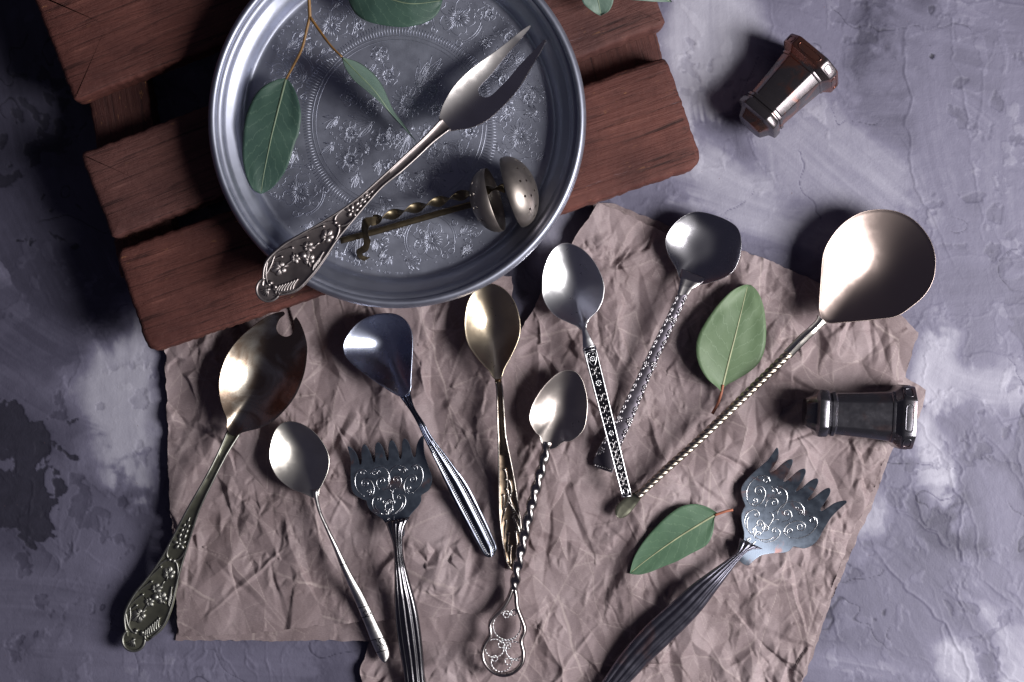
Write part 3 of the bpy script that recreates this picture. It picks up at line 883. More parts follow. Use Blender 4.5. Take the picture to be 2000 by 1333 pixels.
def engraving():
    E = Acc(); parts = []; cur = [E]; ze = TZ + 1.2
    k = kz(ze)
    rs = random.Random(5)
    cxy = np.array([1000 + (TC[0] - 1000) * tray.k / k, 666.5 + (TC[1] - 666.5) * tray.k / k])
    def W(q): return P(q[0], q[1], ze + 0.03, k)
    def line(pts, r=0.85, n=None, smooth=True):
        pts = np.asarray(pts, float)
        if np.max(np.hypot(*(pts - cxy).T)) > 305: return
        L = np.sum(np.hypot(*np.diff(pts, axis=0).T))
        if smooth and len(pts) > 2: pts = catmull(pts, max(4, int(L / 4)))
        cur[0].tube([W(q) for q in pts], r * S * k * 0.92, 5, 0.5)
    def circle(c, r, w=0.85, a0=0, a1=2 * PI):
        m = max(8, int(r * abs(a1 - a0) / 4))
        line([(c[0] + r * math.cos(t), c[1] + r * math.sin(t)) for t in np.linspace(a0, a1, m)], w, smooth=False)
    def pol(c, r, t): return np.array([c[0] + r * math.cos(t), c[1] + r * math.sin(t)])
    def own(name, fn, *a):
        cur[0] = Acc(); fn(*a)
        if cur[0].v: parts.append((name, cur[0]))
        cur[0] = E
    def flower(*a): own('engraved_flower', flower_, *a)
    def spray(*a): own('engraved_spray', spray_, *a)
    def flower_(c, r, np_, core, a0=0, notch=True, rays=3):
        circle(c, core)
        if core > 6:
            for j in range(7): circle(pol(c, core * 0.55, j * 0.9), 1.6, 0.7)
        w = PI / np_
        for i in range(np_):
            t = a0 + 2 * PI * i / np_
            if notch:
                pts = [pol(c, core * 1.2, t - w * 0.35), pol(c, r * 0.72, t - w * 0.92), pol(c, r * 0.98, t - w * 0.55), pol(c, r * 0.88, t - w * 0.15), pol(c, r * 1.02, t + w * 0.1), pol(c, r * 0.9, t + w * 0.5), pol(c, r * 0.72, t + w * 0.92), pol(c, core * 1.2, t + w * 0.35)]
            else:
                pts = [pol(c, core, t - w * 0.6), pol(c, r * 0.75, t - w * 0.8), pol(c, r, t), pol(c, r * 0.75, t + w * 0.8), pol(c, core, t + w * 0.6)]
            line(pts, 0.8)
            for j in range(rays):
                tt = t + (j - (rays - 1) / 2) * w * 0.4
                line([pol(c, core * 1.3, tt), pol(c, r * rs.uniform(0.5, 0.72), tt)], 0.65)
    def leafo(b, t, l, w, bend=0.0, veins=True):
        d = np.array([math.cos(t), math.sin(t)]); nn = np.array([-d[1], d[0]])
        f = lambda u, s: b + d * (u * l) + nn * (s * w + bend * l * u * u)
        line([f(0, 0), f(0.3, 0.8), f(0.6, 0.85), f(1, 0)], 0.8); line([f(0, 0), f(0.3, -0.8), f(0.6, -0.85), f(1, 0)], 0.8)
        if veins: line([f(0.1, 0), f(0.5, 0), f(0.85, 0)], 0.6)
    def spray_(b, t, l, n=6, spread=0.9):
        for i in range(n):
            tt = t + (i / (n - 1) - 0.5) * spread * 2
            ll = l * (1 - 0.35 * abs(i / (n - 1) - 0.5) * 2) * rs.uniform(0.85, 1.1)
            if i % 2 == 0: leafo(b, tt, ll, ll * 0.11, rs.uniform(-0.25, 0.25))
            else:
                e = pol(b, ll, tt)
                line([b, pol(b, ll * 0.5, tt + 0.1), e], 0.75)
        circle(b, 3.2, 0.8)
    def scroll(b, t, l, sgn=1):
        pts = []
        for i in range(14):
            u = i / 13
            pts.append(pol(b, l * min(u * 1.25, 1), t + sgn * 0.6 * u) if u < 0.7 else pts[-1] + 7 * np.array([math.cos(t + sgn * (0.8 + 6.5 * (u - 0.7) * 2.4)), math.sin(t + sgn * (0.8 + 6.5 * (u - 0.7) * 2.4))]))
        line(pts, 0.85)
    # central roundel
    circle(cxy, 163, 0.9); circle(cxy, 170, 0.9)
    n = 200
    for i in range(n):
        t = 2 * PI * i / n
        out = 187 + 9 * abs(math.sin(3.0 * t + 0.4)) ** 2
        line([pol(cxy, 174, t), pol(cxy, out, t)], 0.8)
    main = np.array([797, 199.0]); flower(main, 33, 15, 10, 0.1, False, 2)
    inner = [((757, 146), 24, 5), ((682, 311), 28, 8), ((745, 272), 24, 6), ((846, 298), 24, 5), ((725, 205), 24, 6), ((886, 235), 20, 5)]
    for c, r, m in inner: flower(np.array(c, float), r, m, 5, rs.uniform(0, 1))
    for (b, t, l, m) in (((818, 172), -1.0, 72, 9), ((742, 118), -1.9, 30, 6), ((660, 230), 2.6, 36, 6), ((728, 240), 2.9, 60, 8), ((800, 262), 1.7, 58, 8), ((700, 340), 1.9, 36, 6), ((790, 340), 1.6, 42, 7),
                         ((870, 280), 0.8, 48, 7), ((848, 345), 1.2, 38, 6), ((680, 160), -2.4, 40, 6), ((900, 170), -0.4, 26, 6), ((650, 280), 2.2, 30, 5), ((895, 320), 0.6, 30, 6)):
        spray(np.array(b, float), t, l, m, 0.75)
    for i in range(9): circle(pol(np.array([664, 262.0]), 12 + 5 * (i % 3), i * 0.8), 3.2, 0.7)
    done = [(main, 36)] + [(np.array(c, float), r + 4) for c, r, m in inner]
    def fill(rmin, rmax, tries, lo, hi):
        for i in range(tries):
            c = pol(cxy, rs.uniform(rmin, rmax), rs.uniform(0, 2 * PI)); r = rs.uniform(lo, hi)
            if all(np.hypot(*(c - q)) > r * 0.75 + rr * 0.75 for q, rr in done):
                done.append((c, r))
                if rs.random() < 0.35: flower(c, r * 0.9, rs.choice([5, 6, 8]), r * 0.17, rs.uniform(0, 1), rs.random() < 0.6, 3)
                else: spray(c + r * 0.5 * np.array([0, 1]), rs.uniform(-PI, PI), r * 1.7, rs.choice([6, 7, 8, 9]), rs.uniform(0.5, 0.9))
    fill(10, 140, 260, 16, 26)
    # outer ring: flower medallions with enclosing scrolls, leaf sprays between them
    for t in (-2.18, -1.07, 0.10, 1.31, 2.55, 3.55):
        c = pol(cxy, 236, t)
        flower(c, 36, 5, 5, t, True, 4)
        for s in (-1, 1):
            circle(c, 47, 0.9, t + s * 1.2, t + s * 2.7); circle(c, 51, 0.75, t + s * 1.35, t + s * 2.6)
            scroll(pol(c, 44, t + s * 1.2), t + s * 0.25, 24, -s)
            scroll(pol(c, 49, t + s * 2.4), t + s * 2.9, 16, s)
    for t in (-1.62, -0.50, 0.70, 1.93, 3.05, -2.70):
        b = pol(cxy, 205, t)
        flower(b, 10, 5, 2.5, 0, False, 0)
        spray(b, t, 84, 9, 0.62)
        for s in (-1, 1):
            scroll(pol(cxy, 262, t + s * 0.20), t + s * 1.1, 26, s); scroll(pol(cxy, 214, t + s * 0.17), t + s * 1.6, 30, -s)
            for j in range(4): line([pol(cxy, 225 + 7 * j, t + s * 0.27), pol(cxy, 232 + 8 * j, t + s * (0.20 + 0.01 * j))], 0.7)
    done += [(pol(cxy, 236, t), 54) for t in (-2.18, -1.07, 0.10, 1.31, 2.55, 3.55)]
    fill(206, 280, 420, 12, 22)
    for i in range(150):
        t = 2 * PI * i / 150 + rs.uniform(-0.01, 0.01)
        if (i // 9) % 3 == 0: continue
        circle(pol(cxy, 290 + 3 * math.sin(9 * t), t), 2.2, 0.6)
    for i in range(70):
        t = rs.uniform(0, 2 * PI); r = rs.uniform(198, 284)
        scroll(pol(cxy, r, t), rs.uniform(0, 6.3), rs.uniform(8, 16), rs.choice([-1, 1]))
    # fine hatching of the ground
    for i in range(420):
        t = rs.uniform(0, 2 * PI); r = rs.uniform(196, 298)
        line([pol(cxy, r, t), pol(cxy, r, t + 5 / r)], 0.45)
    return E, parts
E, eparts = engraving()
tray.part('engraved_ground', E, ENGR)['kind'] = 'stuff'
for nm, A in eparts: tray.part(nm, A, ENGR)

# ------------------------------------------------------------------ flatware: shared ornaments
def at_frame(F, up):
    return lambda t, s: F(t, s, up)

def bloom(A, F, t, s, r, n, up, rot=0.0, petal=0.5, core=0.32, T=None):
    c = F(t, s, up)
    for i in range(n):
        a = rot + 2 * PI * i / n
        q = c + np.array([math.cos(a), math.sin(a), 0]) * r * 0.62
        A.ball(q, r * petal * 0.62, 0.7, 8, 4, (math.cos(a), math.sin(a)), 1.55)
    A.ball(c + np.array([0, 0, 0.0002]), r * core, 0.9, 8, 4)

def ivy(A, c, ang, r, up=0.0):
    """small five-lobed ivy leaf in relief with ribs"""
    c = np.asarray(c, float)
    for da, l in ((0, 1.0), (0.75, 0.82), (-0.75, 0.82), (1.75, 0.55), (-1.75, 0.55)):
        d = np.array([math.cos(ang + da), math.sin(ang + da), 0])
        A.ball(c + d * r * 0.46 * l, r * 0.33, 0.38, 10, 4, (d[0], d[1]), 1.65 * l)
        A.tube([c, c + d * r * 0.5 * l + np.array([0, 0, r * 0.17]), c + d * r * 0.98 * l], [r * 0.07, r * 0.06, r * 0.03], 5)
    d = np.array([math.cos(ang), math.sin(ang), 0])
    A.tube([c - d * r * 0.6, c - d * r * 0.2 + np.array([0, 0, r * 0.1]), c], r * 0.08, 5)

def curl(A, pts, r, up_end=True):
    pts = catmull(pts, 14)
    A.tube(pts, np.linspace(r * 0.6, r, 14), 6)
    A.ball(pts[-1], r * 1.9, 0.8, 8, 4)

def ivy_handle(T, Lp, Rp, z, lobe_c, lobe_r, mat, rmat, dark, n=70, tneck=0.44):
    """broad handle with an ivy relief, bead pairs and a lobed end; t=1 at the lobed end"""
    body, F = ribbon(T, Lp, Rp, z, sec_rim(1.1, 0.10, 0.75, 0.25), n)
    hd = T.part('handle', body, mat, angle=60); recalc(hd)
    R = Acc(); px = T.px
    # raised border
    for s in (0.035, 0.965):
        R.tube([F(t, s, 0.75) for t in np.linspace(0.0, 0.985, 60)], px(2.2), 6)
    ax = F(0.95, 0.5) - F(0.70, 0.5); ang = math.atan2(ax[1], ax[0])
    # lobed end
    lc = T.p(*lobe_c, z[-1]); pts = []
    for a in np.linspace(ang - 2.1, ang + 2.1, 26):
        pts.append(lc + np.array([math.cos(a), math.sin(a), 0]) * px(lobe_r))
    lob = Acc(); ring = [(lc[0] + px(lobe_r) * math.cos(a), lc[1] + px(lobe_r) * math.sin(a)) for a in np.linspace(0, 2 * PI, 30, endpoint=False)]
    lob.grid([[(*q, lc[2] - 0.0010) for q in ring], [(*q, lc[2] + 0.0001) for q in ring], [(lc[0] + (q[0] - lc[0]) * 0.75, lc[1] + (q[1] - lc[1]) * 0.75, lc[2] + 0.0003) for q in ring]])
    T.part('handle_tip', lob, mat, angle=50)
    R.tube(np.array(pts) + np.array([0, 0, 0.0004]), px(2.6), 6)
    for da in (-0.7, -0.35, 0, 0.35, 0.7):
        d = np.array([math.cos(ang + da), math.sin(ang + da), 0])
        R.tube([lc - d * px(4) + (0, 0, 0.0004), lc + d * px(lobe_r * 0.62) + (0, 0, 0.0006)], px(1.6), 5)
    # closing arcs of the panel and bead pairs
    for (t0, t1, sg) in ((0.975, 0.90, 1), (tneck, tneck + 0.07, 1), (tneck - 0.01, tneck - 0.07, 1)):
        for s0 in (0.04, 0.96):
            sm = 0.5 + (s0 - 0.5) * 0.16
            R.tube(catmull([F(t1, s0, 0.7), F(t0 + (t1 - t0) * 0.35, 0.5 + (s0 - 0.5) * 0.80, 0.75), F(t0, 0.5 + (s0 - 0.5) * 0.45, 0.75), F(t0, sm, 0.75)], 14), px(2.0), 6)
    for t in (tneck - 0.005, 0.962):
        for s in (0.40, 0.60):
            B = Acc(); B.ball(F(t, s, 0.9), px(4.6), 0.9); T.part('bead', B, rmat, parent=hd)
    # ivy spray
    G = lambda f: tneck + (1 - tneck) * f
    for (f, s, da, r) in ((0.17, 0.60, PI + 0.2, 21), (0.37, 0.40, PI - 0.9, 17), (0.46, 0.70, PI + 1.0, 20), (0.53, 0.40, PI - 2.0, 15), (0.70, 0.37, -0.5, 23)):
        B = Acc(); ivy(B, F(G(f), s, 0.55), ang + da, px(r)); T.part('ivy_leaf', B, rmat, parent=hd)
    R.tube(catmull([F(G(0.25), 0.56, 0.5), F(G(0.42), 0.52, 0.6), F(G(0.55), 0.44, 0.6), F(G(0.66), 0.40, 0.5)], 16), px(1.6), 6)
    R.ball(F(G(0.46), 0.52, 0.6), px(8), 0.6)
    # side curls and fluted palmettes
    for s, ts in ((0.17, (G(0.10), G(0.30), G(0.48), G(0.62))),):
        for t in ts:
            curl(R, [F(t + 0.06, s - 0.09, 0.55), F(t + 0.03, s - 0.04, 0.7), F(t, s + 0.04, 0.8)], px(1.6))
    R.tube(catmull([F(G(0.66), 0.08, 0.5), F(G(0.76), 0.17, 0.7), F(G(0.88), 0.13, 0.6)], 12), px(1.8), 6)
    for i in range(7):
        t = G(0.74) + 0.012 * i
        R.tube(catmull([F(t + 0.02, 0.93 - 0.012 * i, 0.5), F(t, 0.84 - 0.02 * i, 0.75), F(t - 0.03, 0.80 - 0.025 * i, 0.6)], 8), px(1.9), 6)
    for i in range(5):
        t = G(0.36) + 0.010 * i
        R.tube(catmull([F(t + 0.02, 0.93, 0.5), F(t, 0.87, 0.75), F(t - 0.03, 0.84, 0.6)], 8), px(1.7), 6)
    # little flower twig above the bead pair
    B = Acc(); bloom(B, F, tneck - 0.085, 0.52, px(13), 5, 0.6, 0.3, 0.52, 0.3); T.part('flower', B, rmat, parent=hd)
    for i, t in enumerate((tneck - 0.12, tneck - 0.145, tneck - 0.17, tneck - 0.195)):
        for s in ((0.36, 0.66) if i < 3 else (0.5,)):
            q = F(t, s, 0.6); R.ball(q, px(3.4 - 0.4 * i), 0.7, 8, 4, (ax[0] + (s - 0.5) * 0.02, ax[1] + (s - 0.5) * 0.02), 1.9)
    R.tube([F(t, 0.5, 0.55) for t in np.linspace(tneck - 0.21, tneck - 0.10, 8)], px(1.1), 5)
    T.part('relief', R, rmat)['kind'] = 'stuff'
    return F

# ------------------------------------------------------------------ two-tined serving fork on the tray
fk = Thing('serving_fork', "large two-tined silver serving fork with ornate handle, lying across the round tray", 'fork', (720, 390), 62)
FO = [(858, 238), (862, 212), (874, 186), (888, 164), (910, 140), (936, 118), (962, 99), (996, 73), (1020, 54), (1037, 44),
      (1026, 60), (1004, 84), (979, 113), (957, 141), (939, 160), (933, 172), (938, 183), (950, 186), (962, 180), (977, 165), (996, 145), (1015, 122), (1043, 94), (1066, 71),
      (1058, 92), (1039, 124), (1020, 157), (1001, 183), (979, 207), (953, 231), (924, 246), (895, 252), (874, 254)]
fd = np.array([0.72, -0.69]); fn = np.array([0.69, 0.72])
def zfork(x, y):
    u = (x - 862) * fd[0] + (y - 246) * fd[1]; v = (x - 862) * fn[0] + (y - 246) * fn[1]
    return 60.0 - 9.0 * math.sin(PI * min(max(u, 0) / 230.0, 1.0) * 0.62) + 0.00095 * (v - 6) ** 2 + (0.00008 * max(u - 120, 0) ** 2)
h = sheetmetal(fk, densify(FO, 3.5), zfork, 1.0, 4.0, 0.24)
ob = fk.part('fork_head', h, SILVER, angle=45); recalc(ob)
FL = [(862, 232), (846, 252), (812, 285), (760, 335), (700, 389), (642, 428), (620, 440), (562, 473), (527, 500), (511, 535), (514, 556)]
FR = [(880, 252), (866, 259), (832, 293), (786, 336), (751, 364), (700, 422), (680, 449), (659, 473), (632, 514), (597, 557), (566, 578), (538, 580)]
FL = catmull(FL, 12).tolist(); FR = catmull(FR, 12).tolist()
ivy_handle(fk, FL, FR, [60.5, 63, 65.2, 66, 66, 65.5, 65, 65], (526, 566), 23, OXID, RELIEF, None, 80, 0.60)

# ------------------------------------------------------------------ notched salad spoon
ss = Thing('serving_spoon', "large tarnished serving spoon with a round notch in its bowl tip and ornate handle", 'spoon', (440, 850), 16); ss.drop = 4
SO = [(446, 838), (446, 820), (438, 799), (431.5, 774), (430, 747), (435, 720), (447, 691), (467, 664), (494, 640), (521, 621), (544, 612), (564, 612), (580, 624), (591, 646), (598, 673), (598, 698),
      (593, 730), (580, 766), (562, 793), (535, 820), (508, 834), (485, 840), (472, 844), (458, 850)]
b = bowl(ss, SO, (512, 735), 22, 9.0, 2.2, (0.0, 0.012), 0.9, 128)
bo = ss.part('bowl', b, TARN)
no = [(550, 590), (552, 606), (556, 614), (545, 624), (538.5, 640), (543, 652), (556, 658), (569, 653), (574.5, 640), (574, 626), (580, 616), (586, 590)]
cut(bo, prism(ss, densify(no, 2.5), 5, 40), ss)
bo.data.shade_smooth(); bo.data.set_sharp_from_angle(angle=math.radians(45))
SL = [(446, 836), (441, 852), (424, 894), (400, 940), (364, 1000), (312, 1090), (279, 1135), (250, 1171), (236, 1202), (233, 1225), (240, 1246)]
SR = [(470, 845), (460, 860), (437, 904), (415, 948), (390, 1000), (356, 1097), (344, 1139), (333, 1187), (321, 1216), (306, 1243), (283, 1258)]
SL = catmull(SL, 12).tolist(); SR = catmull(SR, 12).tolist()
ivy_handle(ss, SL, SR, [19.0, 23.6, 25, 24.5, 22, 18, 15.5, 14, 13, 12.5, 12.5], (255, 1255), 22, OLIVE, RELIEFD, None, 80, 0.62)

# ------------------------------------------------------------------ plain small spoon
ps = Thing('spoon', "small plain silver spoon with a thin matt handle, beside the notched serving spoon", 'spoon', (620, 975), 14); ps.drop = 3.5
O = [(615, 972), (594, 963), (567, 952), (541, 929), (528, 898), (530, 867), (541, 838), (560, 825), (586, 829), (612, 845), (631, 869), (641, 894), (639, 920), (629, 944), (622, 957), (621, 968)]
ps.part('bowl', bowl(ps, O, (585, 888), 17.5, 5.6, 2.3, (-0.010, 0.004)), PLAIN)
LP = [(608, 958), (613, 972), (620, 995), (629, 1017), (650, 1066), (669, 1119), (687, 1164), (710, 1220), (729, 1269), (742, 1293), (750, 1298)]
RP = [(624, 955), (621.5, 968), (629, 999), (640, 1023), (661, 1066), (684, 1115), (710, 1164), (736, 1220), (755, 1261), (760, 1285), (753, 1297)]
a, F = ribbon(ps, LP, RP, [17, 19.5, 20, 19, 17, 15, 14, 13.5, 13], sec_round(1.7), 60)
hd = ps.part('handle', a, MATT); recalc(hd)
A = Acc()
for t in (0.42, 0.67, 0.725, 0.855, 0.925):
    A = Acc(); A.tube([F(t, s, 1.75 * math.sqrt(max(0, 1 - (2 * s - 1) ** 2)) + 0.02) for s in np.linspace(0.04, 0.96, 12)], ps.px(0.7), 5)
    ps.part('engraved_band', A, NIELLO)
A = Acc(); rs = random.Random(2)
for t0, t1 in ((0.66, 0.72), (0.86, 0.92)):
    for i in range(26):
        t = rs.uniform(t0, t1); s = rs.uniform(0.3, 0.92); up = 1.72 * math.sqrt(1 - (2 * s - 1) ** 2)
        dt = rs.uniform(-0.012, 0.012); ds = rs.uniform(-0.09, 0.09)
        A.tube([F(t, s, up), F(t + dt, s + ds * 0.5, 1.72 * math.sqrt(max(0, 1 - (2 * (s + ds * 0.5) - 1) ** 2)))], ps.px(0.9), 5)
ps.part('engraved_flowers', A, NIELLO)['kind'] = 'stuff'

# ------------------------------------------------------------------ beaded ladle
ld = Thing('sauce_ladle', "polished steel sauce ladle with two rows of beads down its dark handle", 'ladle', (790, 770), 18); ld.drop = 3.5
O = [(776, 770), (742, 749), (707, 724), (681, 701), (672, 680), (679, 657), (700, 632), (730, 617), (765, 614), (788, 624), (801, 643), (805, 666), (804, 705), (802, 743), (801, 762), (790, 772)]
ld.part('bowl', bowl(ld, O, (750, 678), 23, 10.5, 2.1, (0.006, 0.02)), STEEL)
LP = [(777, 762), (781, 774), (803, 804), (818, 831), (828, 854), (853, 907), (879, 965), (910, 1026), (937, 1076), (948, 1090), (955, 1093)]
RP = [(802, 760), (803, 772), (811, 797), (830, 827), (845, 854), (876, 896), (910, 946), (937, 999), (964, 1057), (970, 1076), (964, 1089)]
a, F = ribbon(ld, LP, RP, [22, 25.2, 26, 24, 22, 20, 17, 15, 14, 13.5, 13.5], [(0, -0.8), (-0.01, 0.3), (0.05, 0.7), (0.12, 0.75), (0.17, 0.35), (0.30, 0.35), (0.36, 0.75), (0.42, 1.0), (0.5, 1.1), (0.58, 1.0), (0.64, 0.75), (0.70, 0.35), (0.83, 0.35), (0.88, 0.75), (0.95, 0.7), (1.01, 0.3), (1, -0.8)], 70)
hd = ld.part('handle', a, DARKST, angle=60); recalc(hd)
A = Acc()
for s in (0.235, 0.765):
    for t in np.linspace(0.335, 0.965, 58):
        A.ball(F(t, s, 0.55), ld.px(1.9), 0.9, 7, 4)
for s in np.linspace(0.3, 0.7, 4):
    A.ball(F(0.975, s, 0.6), ld.px(1.9), 0.9, 7, 4)
ld.part('bead_rows', A, BRIGHT)['kind'] = 'stuff'

# ------------------------------------------------------------------ gilt spoon
gs = Thing('spoon', "golden-brown oval spoon with a dark pointed scroll handle, just below the tray rim", 'spoon', (972, 740), 18); gs.drop = 3.0
O = [(966, 739), (956, 724), (936, 702), (916, 673), (909, 641), (911, 607), (920, 580), (936, 562), (956, 556), (974, 560), (992, 574), (1006, 596), (1014, 628), (1013, 657), (1001, 688), (984, 720), (978, 737)]
gs.part('bowl', bowl(gs, O, (961, 638), 21, 7.5, 2.2, (0.0, 0.004)), GILT)
LP = [(964, 733), (967, 745), (970, 765), (972, 840), (973, 862), (973, 952), (974, 1009), (979, 1054), (988, 1099), (1000, 1120)]
RP = [(981, 733), (979, 745), (982, 765), (987, 840), (990, 862), (1004, 930), (1013, 986), (1019, 1031), (1017, 1076), (1004, 1120)]
a, F = ribbon(gs, LP, RP, [18.5, 23.0, 24.0, 23, 20, 17, 15, 13.5, 12.8, 12.5], sec_rim(1.0, 0.10, 0.8, 0.1), 70)
hd = gs.part('handle', a, metal('brown_gilt', (0.34, 0.26, 0.19), 0.30, (0.10, 0.07, 0.06), 0.5, 70, 0.3), angle=60); recalc(hd)
A = Acc(); px = gs.px
for s in (0.04, 0.96):
    A.tube([F(t, s, 0.75) for t in np.linspace(0.03, 0.99, 60)], px(1.7), 6)
def frond(t0, s0, t1, s1, bend):
    m = [F(t0, s0, 0.3), F(t0 + (t1 - t0) * 0.5, (s0 + s1) / 2 + bend, 0.6), F(t1 + 0.015, s1 + bend * 0.6, 0.6), F(t1, s1, 0.6)]
    curl(A, m, px(1.7))
for q in ((0.60, 0.42, 0.475, 0.46, 0.10), (0.70, 0.20, 0.525, 0.50, 0.32), (0.69, 0.22, 0.575, 0.45, 0.14), (0.68, 0.20, 0.605, 0.28, 0.02), (0.69, 0.80, 0.605, 0.62, -0.06), (0.80, 0.88, 0.645, 0.52, 0.20), (0.88, 0.90, 0.72, 0.66, 0.12),
          (0.76, 0.08, 0.675, 0.32, -0.02), (0.83, 0.14, 0.735, 0.32, -0.02), (0.90, 0.26, 0.80, 0.36, -0.02), (0.96, 0.38, 0.865, 0.45, -0.02), (0.90, 0.78, 0.795, 0.72, 0.02)):
    frond(*q)
for (ta, sa, tb, sb) in ((0.535, 0.58, 0.60, 0.52), (0.66, 0.66, 0.74, 0.86), (0.73, 0.74, 0.80, 0.88)):
    for i in range(8):
        f = i / 7; t = ta + (tb - ta) * f; s = sa + (sb - sa) * f
        A.tube([F(t, s, 0.5), F(t + 0.006, s - 0.10, 0.45)], px(1.0), 5)
gs.part('scroll_relief', A, metal('pale_scroll_silver', (0.66, 0.62, 0.58), 0.28, (0.25, 0.2, 0.17), 0.4, 150, 0.2))

# ------------------------------------------------------------------ heart-bowled spoon with filigree
hs = Thing('sugar_spoon', "small apple-shaped spoon with a twisted stem ending in an open filigree loop", 'spoon', (1066, 875), 20); hs.drop = 2.5
O = [(1072, 877), (1062, 870), (1057, 861), (1055, 852), (1046, 843), (1037, 826), (1036, 808), (1045, 783), (1063, 756), (1083, 736), (1099, 726.5), (1115, 725), (1128, 731), (1139, 749), (1146, 779), (1146, 806), (1141, 835), (1128, 853), (1113, 862), (1103, 862), (1096, 866), (1086, 874)]
hs.part('bowl', bowl(hs, O, (1094, 802), 20, 6.0, 2.2, (-0.02, -0.01)), metal('apple_silver', (0.60, 0.54, 0.51), 0.32, (0.30, 0.25, 0.25), 0.4, 40, 0.3))
path = catmull([hs.p(1068, 866, 18), hs.p(1066, 880, 19), hs.p(1058, 915, 21), hs.p(1044, 965, 21), hs.p(1028, 1030, 21), hs.p(1012, 1105, 20), hs.p(1003, 1157, 18)], 260)
A = Acc()
Lt = np.sum(np.linalg.norm(np.diff(path, axis=0), axis=1))
def tw_sec(i, t):
    ph = t * Lt / hs.px(31) * PI
    w = hs.px(10.6) * (1 if t < 0.93 else 1 - 0.4 * (t - 0.93) / 0.07); th = hs.px(7.4)
    out = []
    for a in np.linspace(0, 2 * PI, 20, endpoint=False):
        x = w * math.copysign(abs(math.cos(a)) ** 0.8, math.cos(a)); y = th * math.copysign(abs(math.sin(a)) ** 0.8, math.sin(a))
        out.append((x * math.cos(ph) - y * math.sin(ph), x * math.sin(ph) + y * math.cos(ph)))
    return out
A.sweep(path, tw_sec)
hd = hs.part('twisted_stem', A, metal('grey_stem_silver', (0.46, 0.43, 0.43), 0.27, (0.2, 0.18, 0.18), 0.4, 90, 0.2)); recalc(hd)
lo = [(1001, 1152), (994, 1171), (982.6, 1190), (964, 1209), (957, 1224), (958, 1243), (947, 1262), (942.4, 1279), (946.6, 1298), (962, 1315), (982.6, 1322), (1003.5, 1316), (1018.7, 1300), (1022.5, 1279), (1018, 1255), (1024, 1238), (1024, 1226), (1017, 1207), (1010, 1188), (1008, 1165), (1005, 1152)]
A = Acc(); lp = catmull(lo, 110)
A.tube([hs.p(q[0], q[1], 17.5) for q in lp], hs.px(4.6), 10, 2.4)
hs.part('loop_frame', A, metal('loop_silver', (0.45, 0.41, 0.41), 0.29, (0.2, 0.17, 0.17), 0.4, 90, 0.2))
A = Acc(); rs = random.Random(4)
def wire(pts, zz=17.5):
    pts = catmull(pts, max(8, int(np.sum(np.hypot(*np.diff(np.array(pts, float), axis=0).T)) / 1.2)))
    q = [hs.p(x, y, zz) for x, y in pts]
    A.tube(q, [hs.px(1.25 + 0.45 * math.sin(i * 1.3)) for i in range(len(q))], 5)
def arc(cx, cy, r, a0, a1): return [(cx + r * math.cos(t), cy + r * math.sin(t)) for t in np.linspace(a0, a1, max(6, int(abs(a1 - a0) * 3.5)))]
wire(arc(990, 1226, 27, -2.3, -6.5)); wire(arc(989, 1203, 6.5, 0, 6.3)); wire(arc(1002.5, 1200, 5.5, 0, 6.3)); wire([(1010, 1196), (1004, 1194), (996, 1203), (980, 1200), (974, 1205)])
wire(arc(965.5, 1270, 18, -0.6, -6.6)); wire(arc(1005, 1274, 17, 0.5, 5.2)); wire(arc(979, 1296, 20, 0.3, 3.4)); wire(arc(979, 1263, 6, 0, 6.3)); wire(arc(991, 1265, 6, 0, 6.3)); wire(arc(966, 1290, 5.5, 0, 6.3)); wire(arc(993, 1296, 6.5, 0, 6.3))
wire([(979, 1254), (994, 1255), (1008, 1250)]); wire([(986, 1272), (990, 1282), (1000, 1292), (1014, 1294)])
hs.part('filigree', A, BRIGHT)

# ------------------------------------------------------------------ spoon with a black ornamented handle
bs = Thing('spoon', "bright silver spoon with a straight black handle set with small silver flowers", 'spoon', (1140, 645), 16); bs.drop = 1.0
O = [(1136, 644), (1126, 636), (1108, 628), (1088, 618), (1072, 602), (1062, 582), (1060, 561), (1062, 532), (1072, 503), (1085, 485), (1101, 477), (1117, 479), (1137, 489), (1155, 507), (1169, 530), (1178, 557), (1176, 584), (1166, 606), (1152, 620), (1145, 630), (1143, 641)]
bs.part('bowl', bowl(bs, O, (1116, 556), 19, 6.4, 2.2, (-0.005, 0.004), 1.0, 120, 22, 0.5), BRIGHT)
a, F0 = ribbon(bs, [(1128, 632), (1135, 644), (1137, 658), (1138, 682)], [(1150, 626), (1144, 638), (1150, 654), (1161, 677)], [18.5, 20, 20.5, 20.5], [(0, -0.9), (0, 0.3), (0.06, 0.5), (0.5, 0.55), (0.94, 0.5), (1, 0.3), (1, -0.9)], 30)
hd = bs.part('neck', a, BRIGHT, angle=50); recalc(hd)
a, F = ribbon(bs, [(1137.7, 681), (1215, 971)], [(1162, 675), (1233, 968)], [20.5, 20.5, 20, 19, 18], [(0, -1.2), (0, 0.3), (1, 0.3), (1, -1.2)], 40)
hd = bs.part('handle', a, NIELLO, smooth=False); recalc(hd)
A = Acc(); px = bs.px
A.tube([F(t, 0.04, 0.45) for t in np.linspace(0, 1, 30)], px(1.9), 6); A.tube([F(t, 0.96, 0.45) for t in np.linspace(0, 1, 30)], px(1.9), 6)
A.tube([F(0.0, s, 0.45) for s in (0.02, 0.5, 0.98)], px(2.2), 6); A.tube([F(0.022, s, 0.45) for s in (0.02, 0.5, 0.98)], px(1.2), 6); A.tube([F(1.0, s, 0.45) for s in (0.02, 0.5, 0.98)], px(1.9), 6)
bs.part('silver_border', A, BRIGHT)
A = Acc()
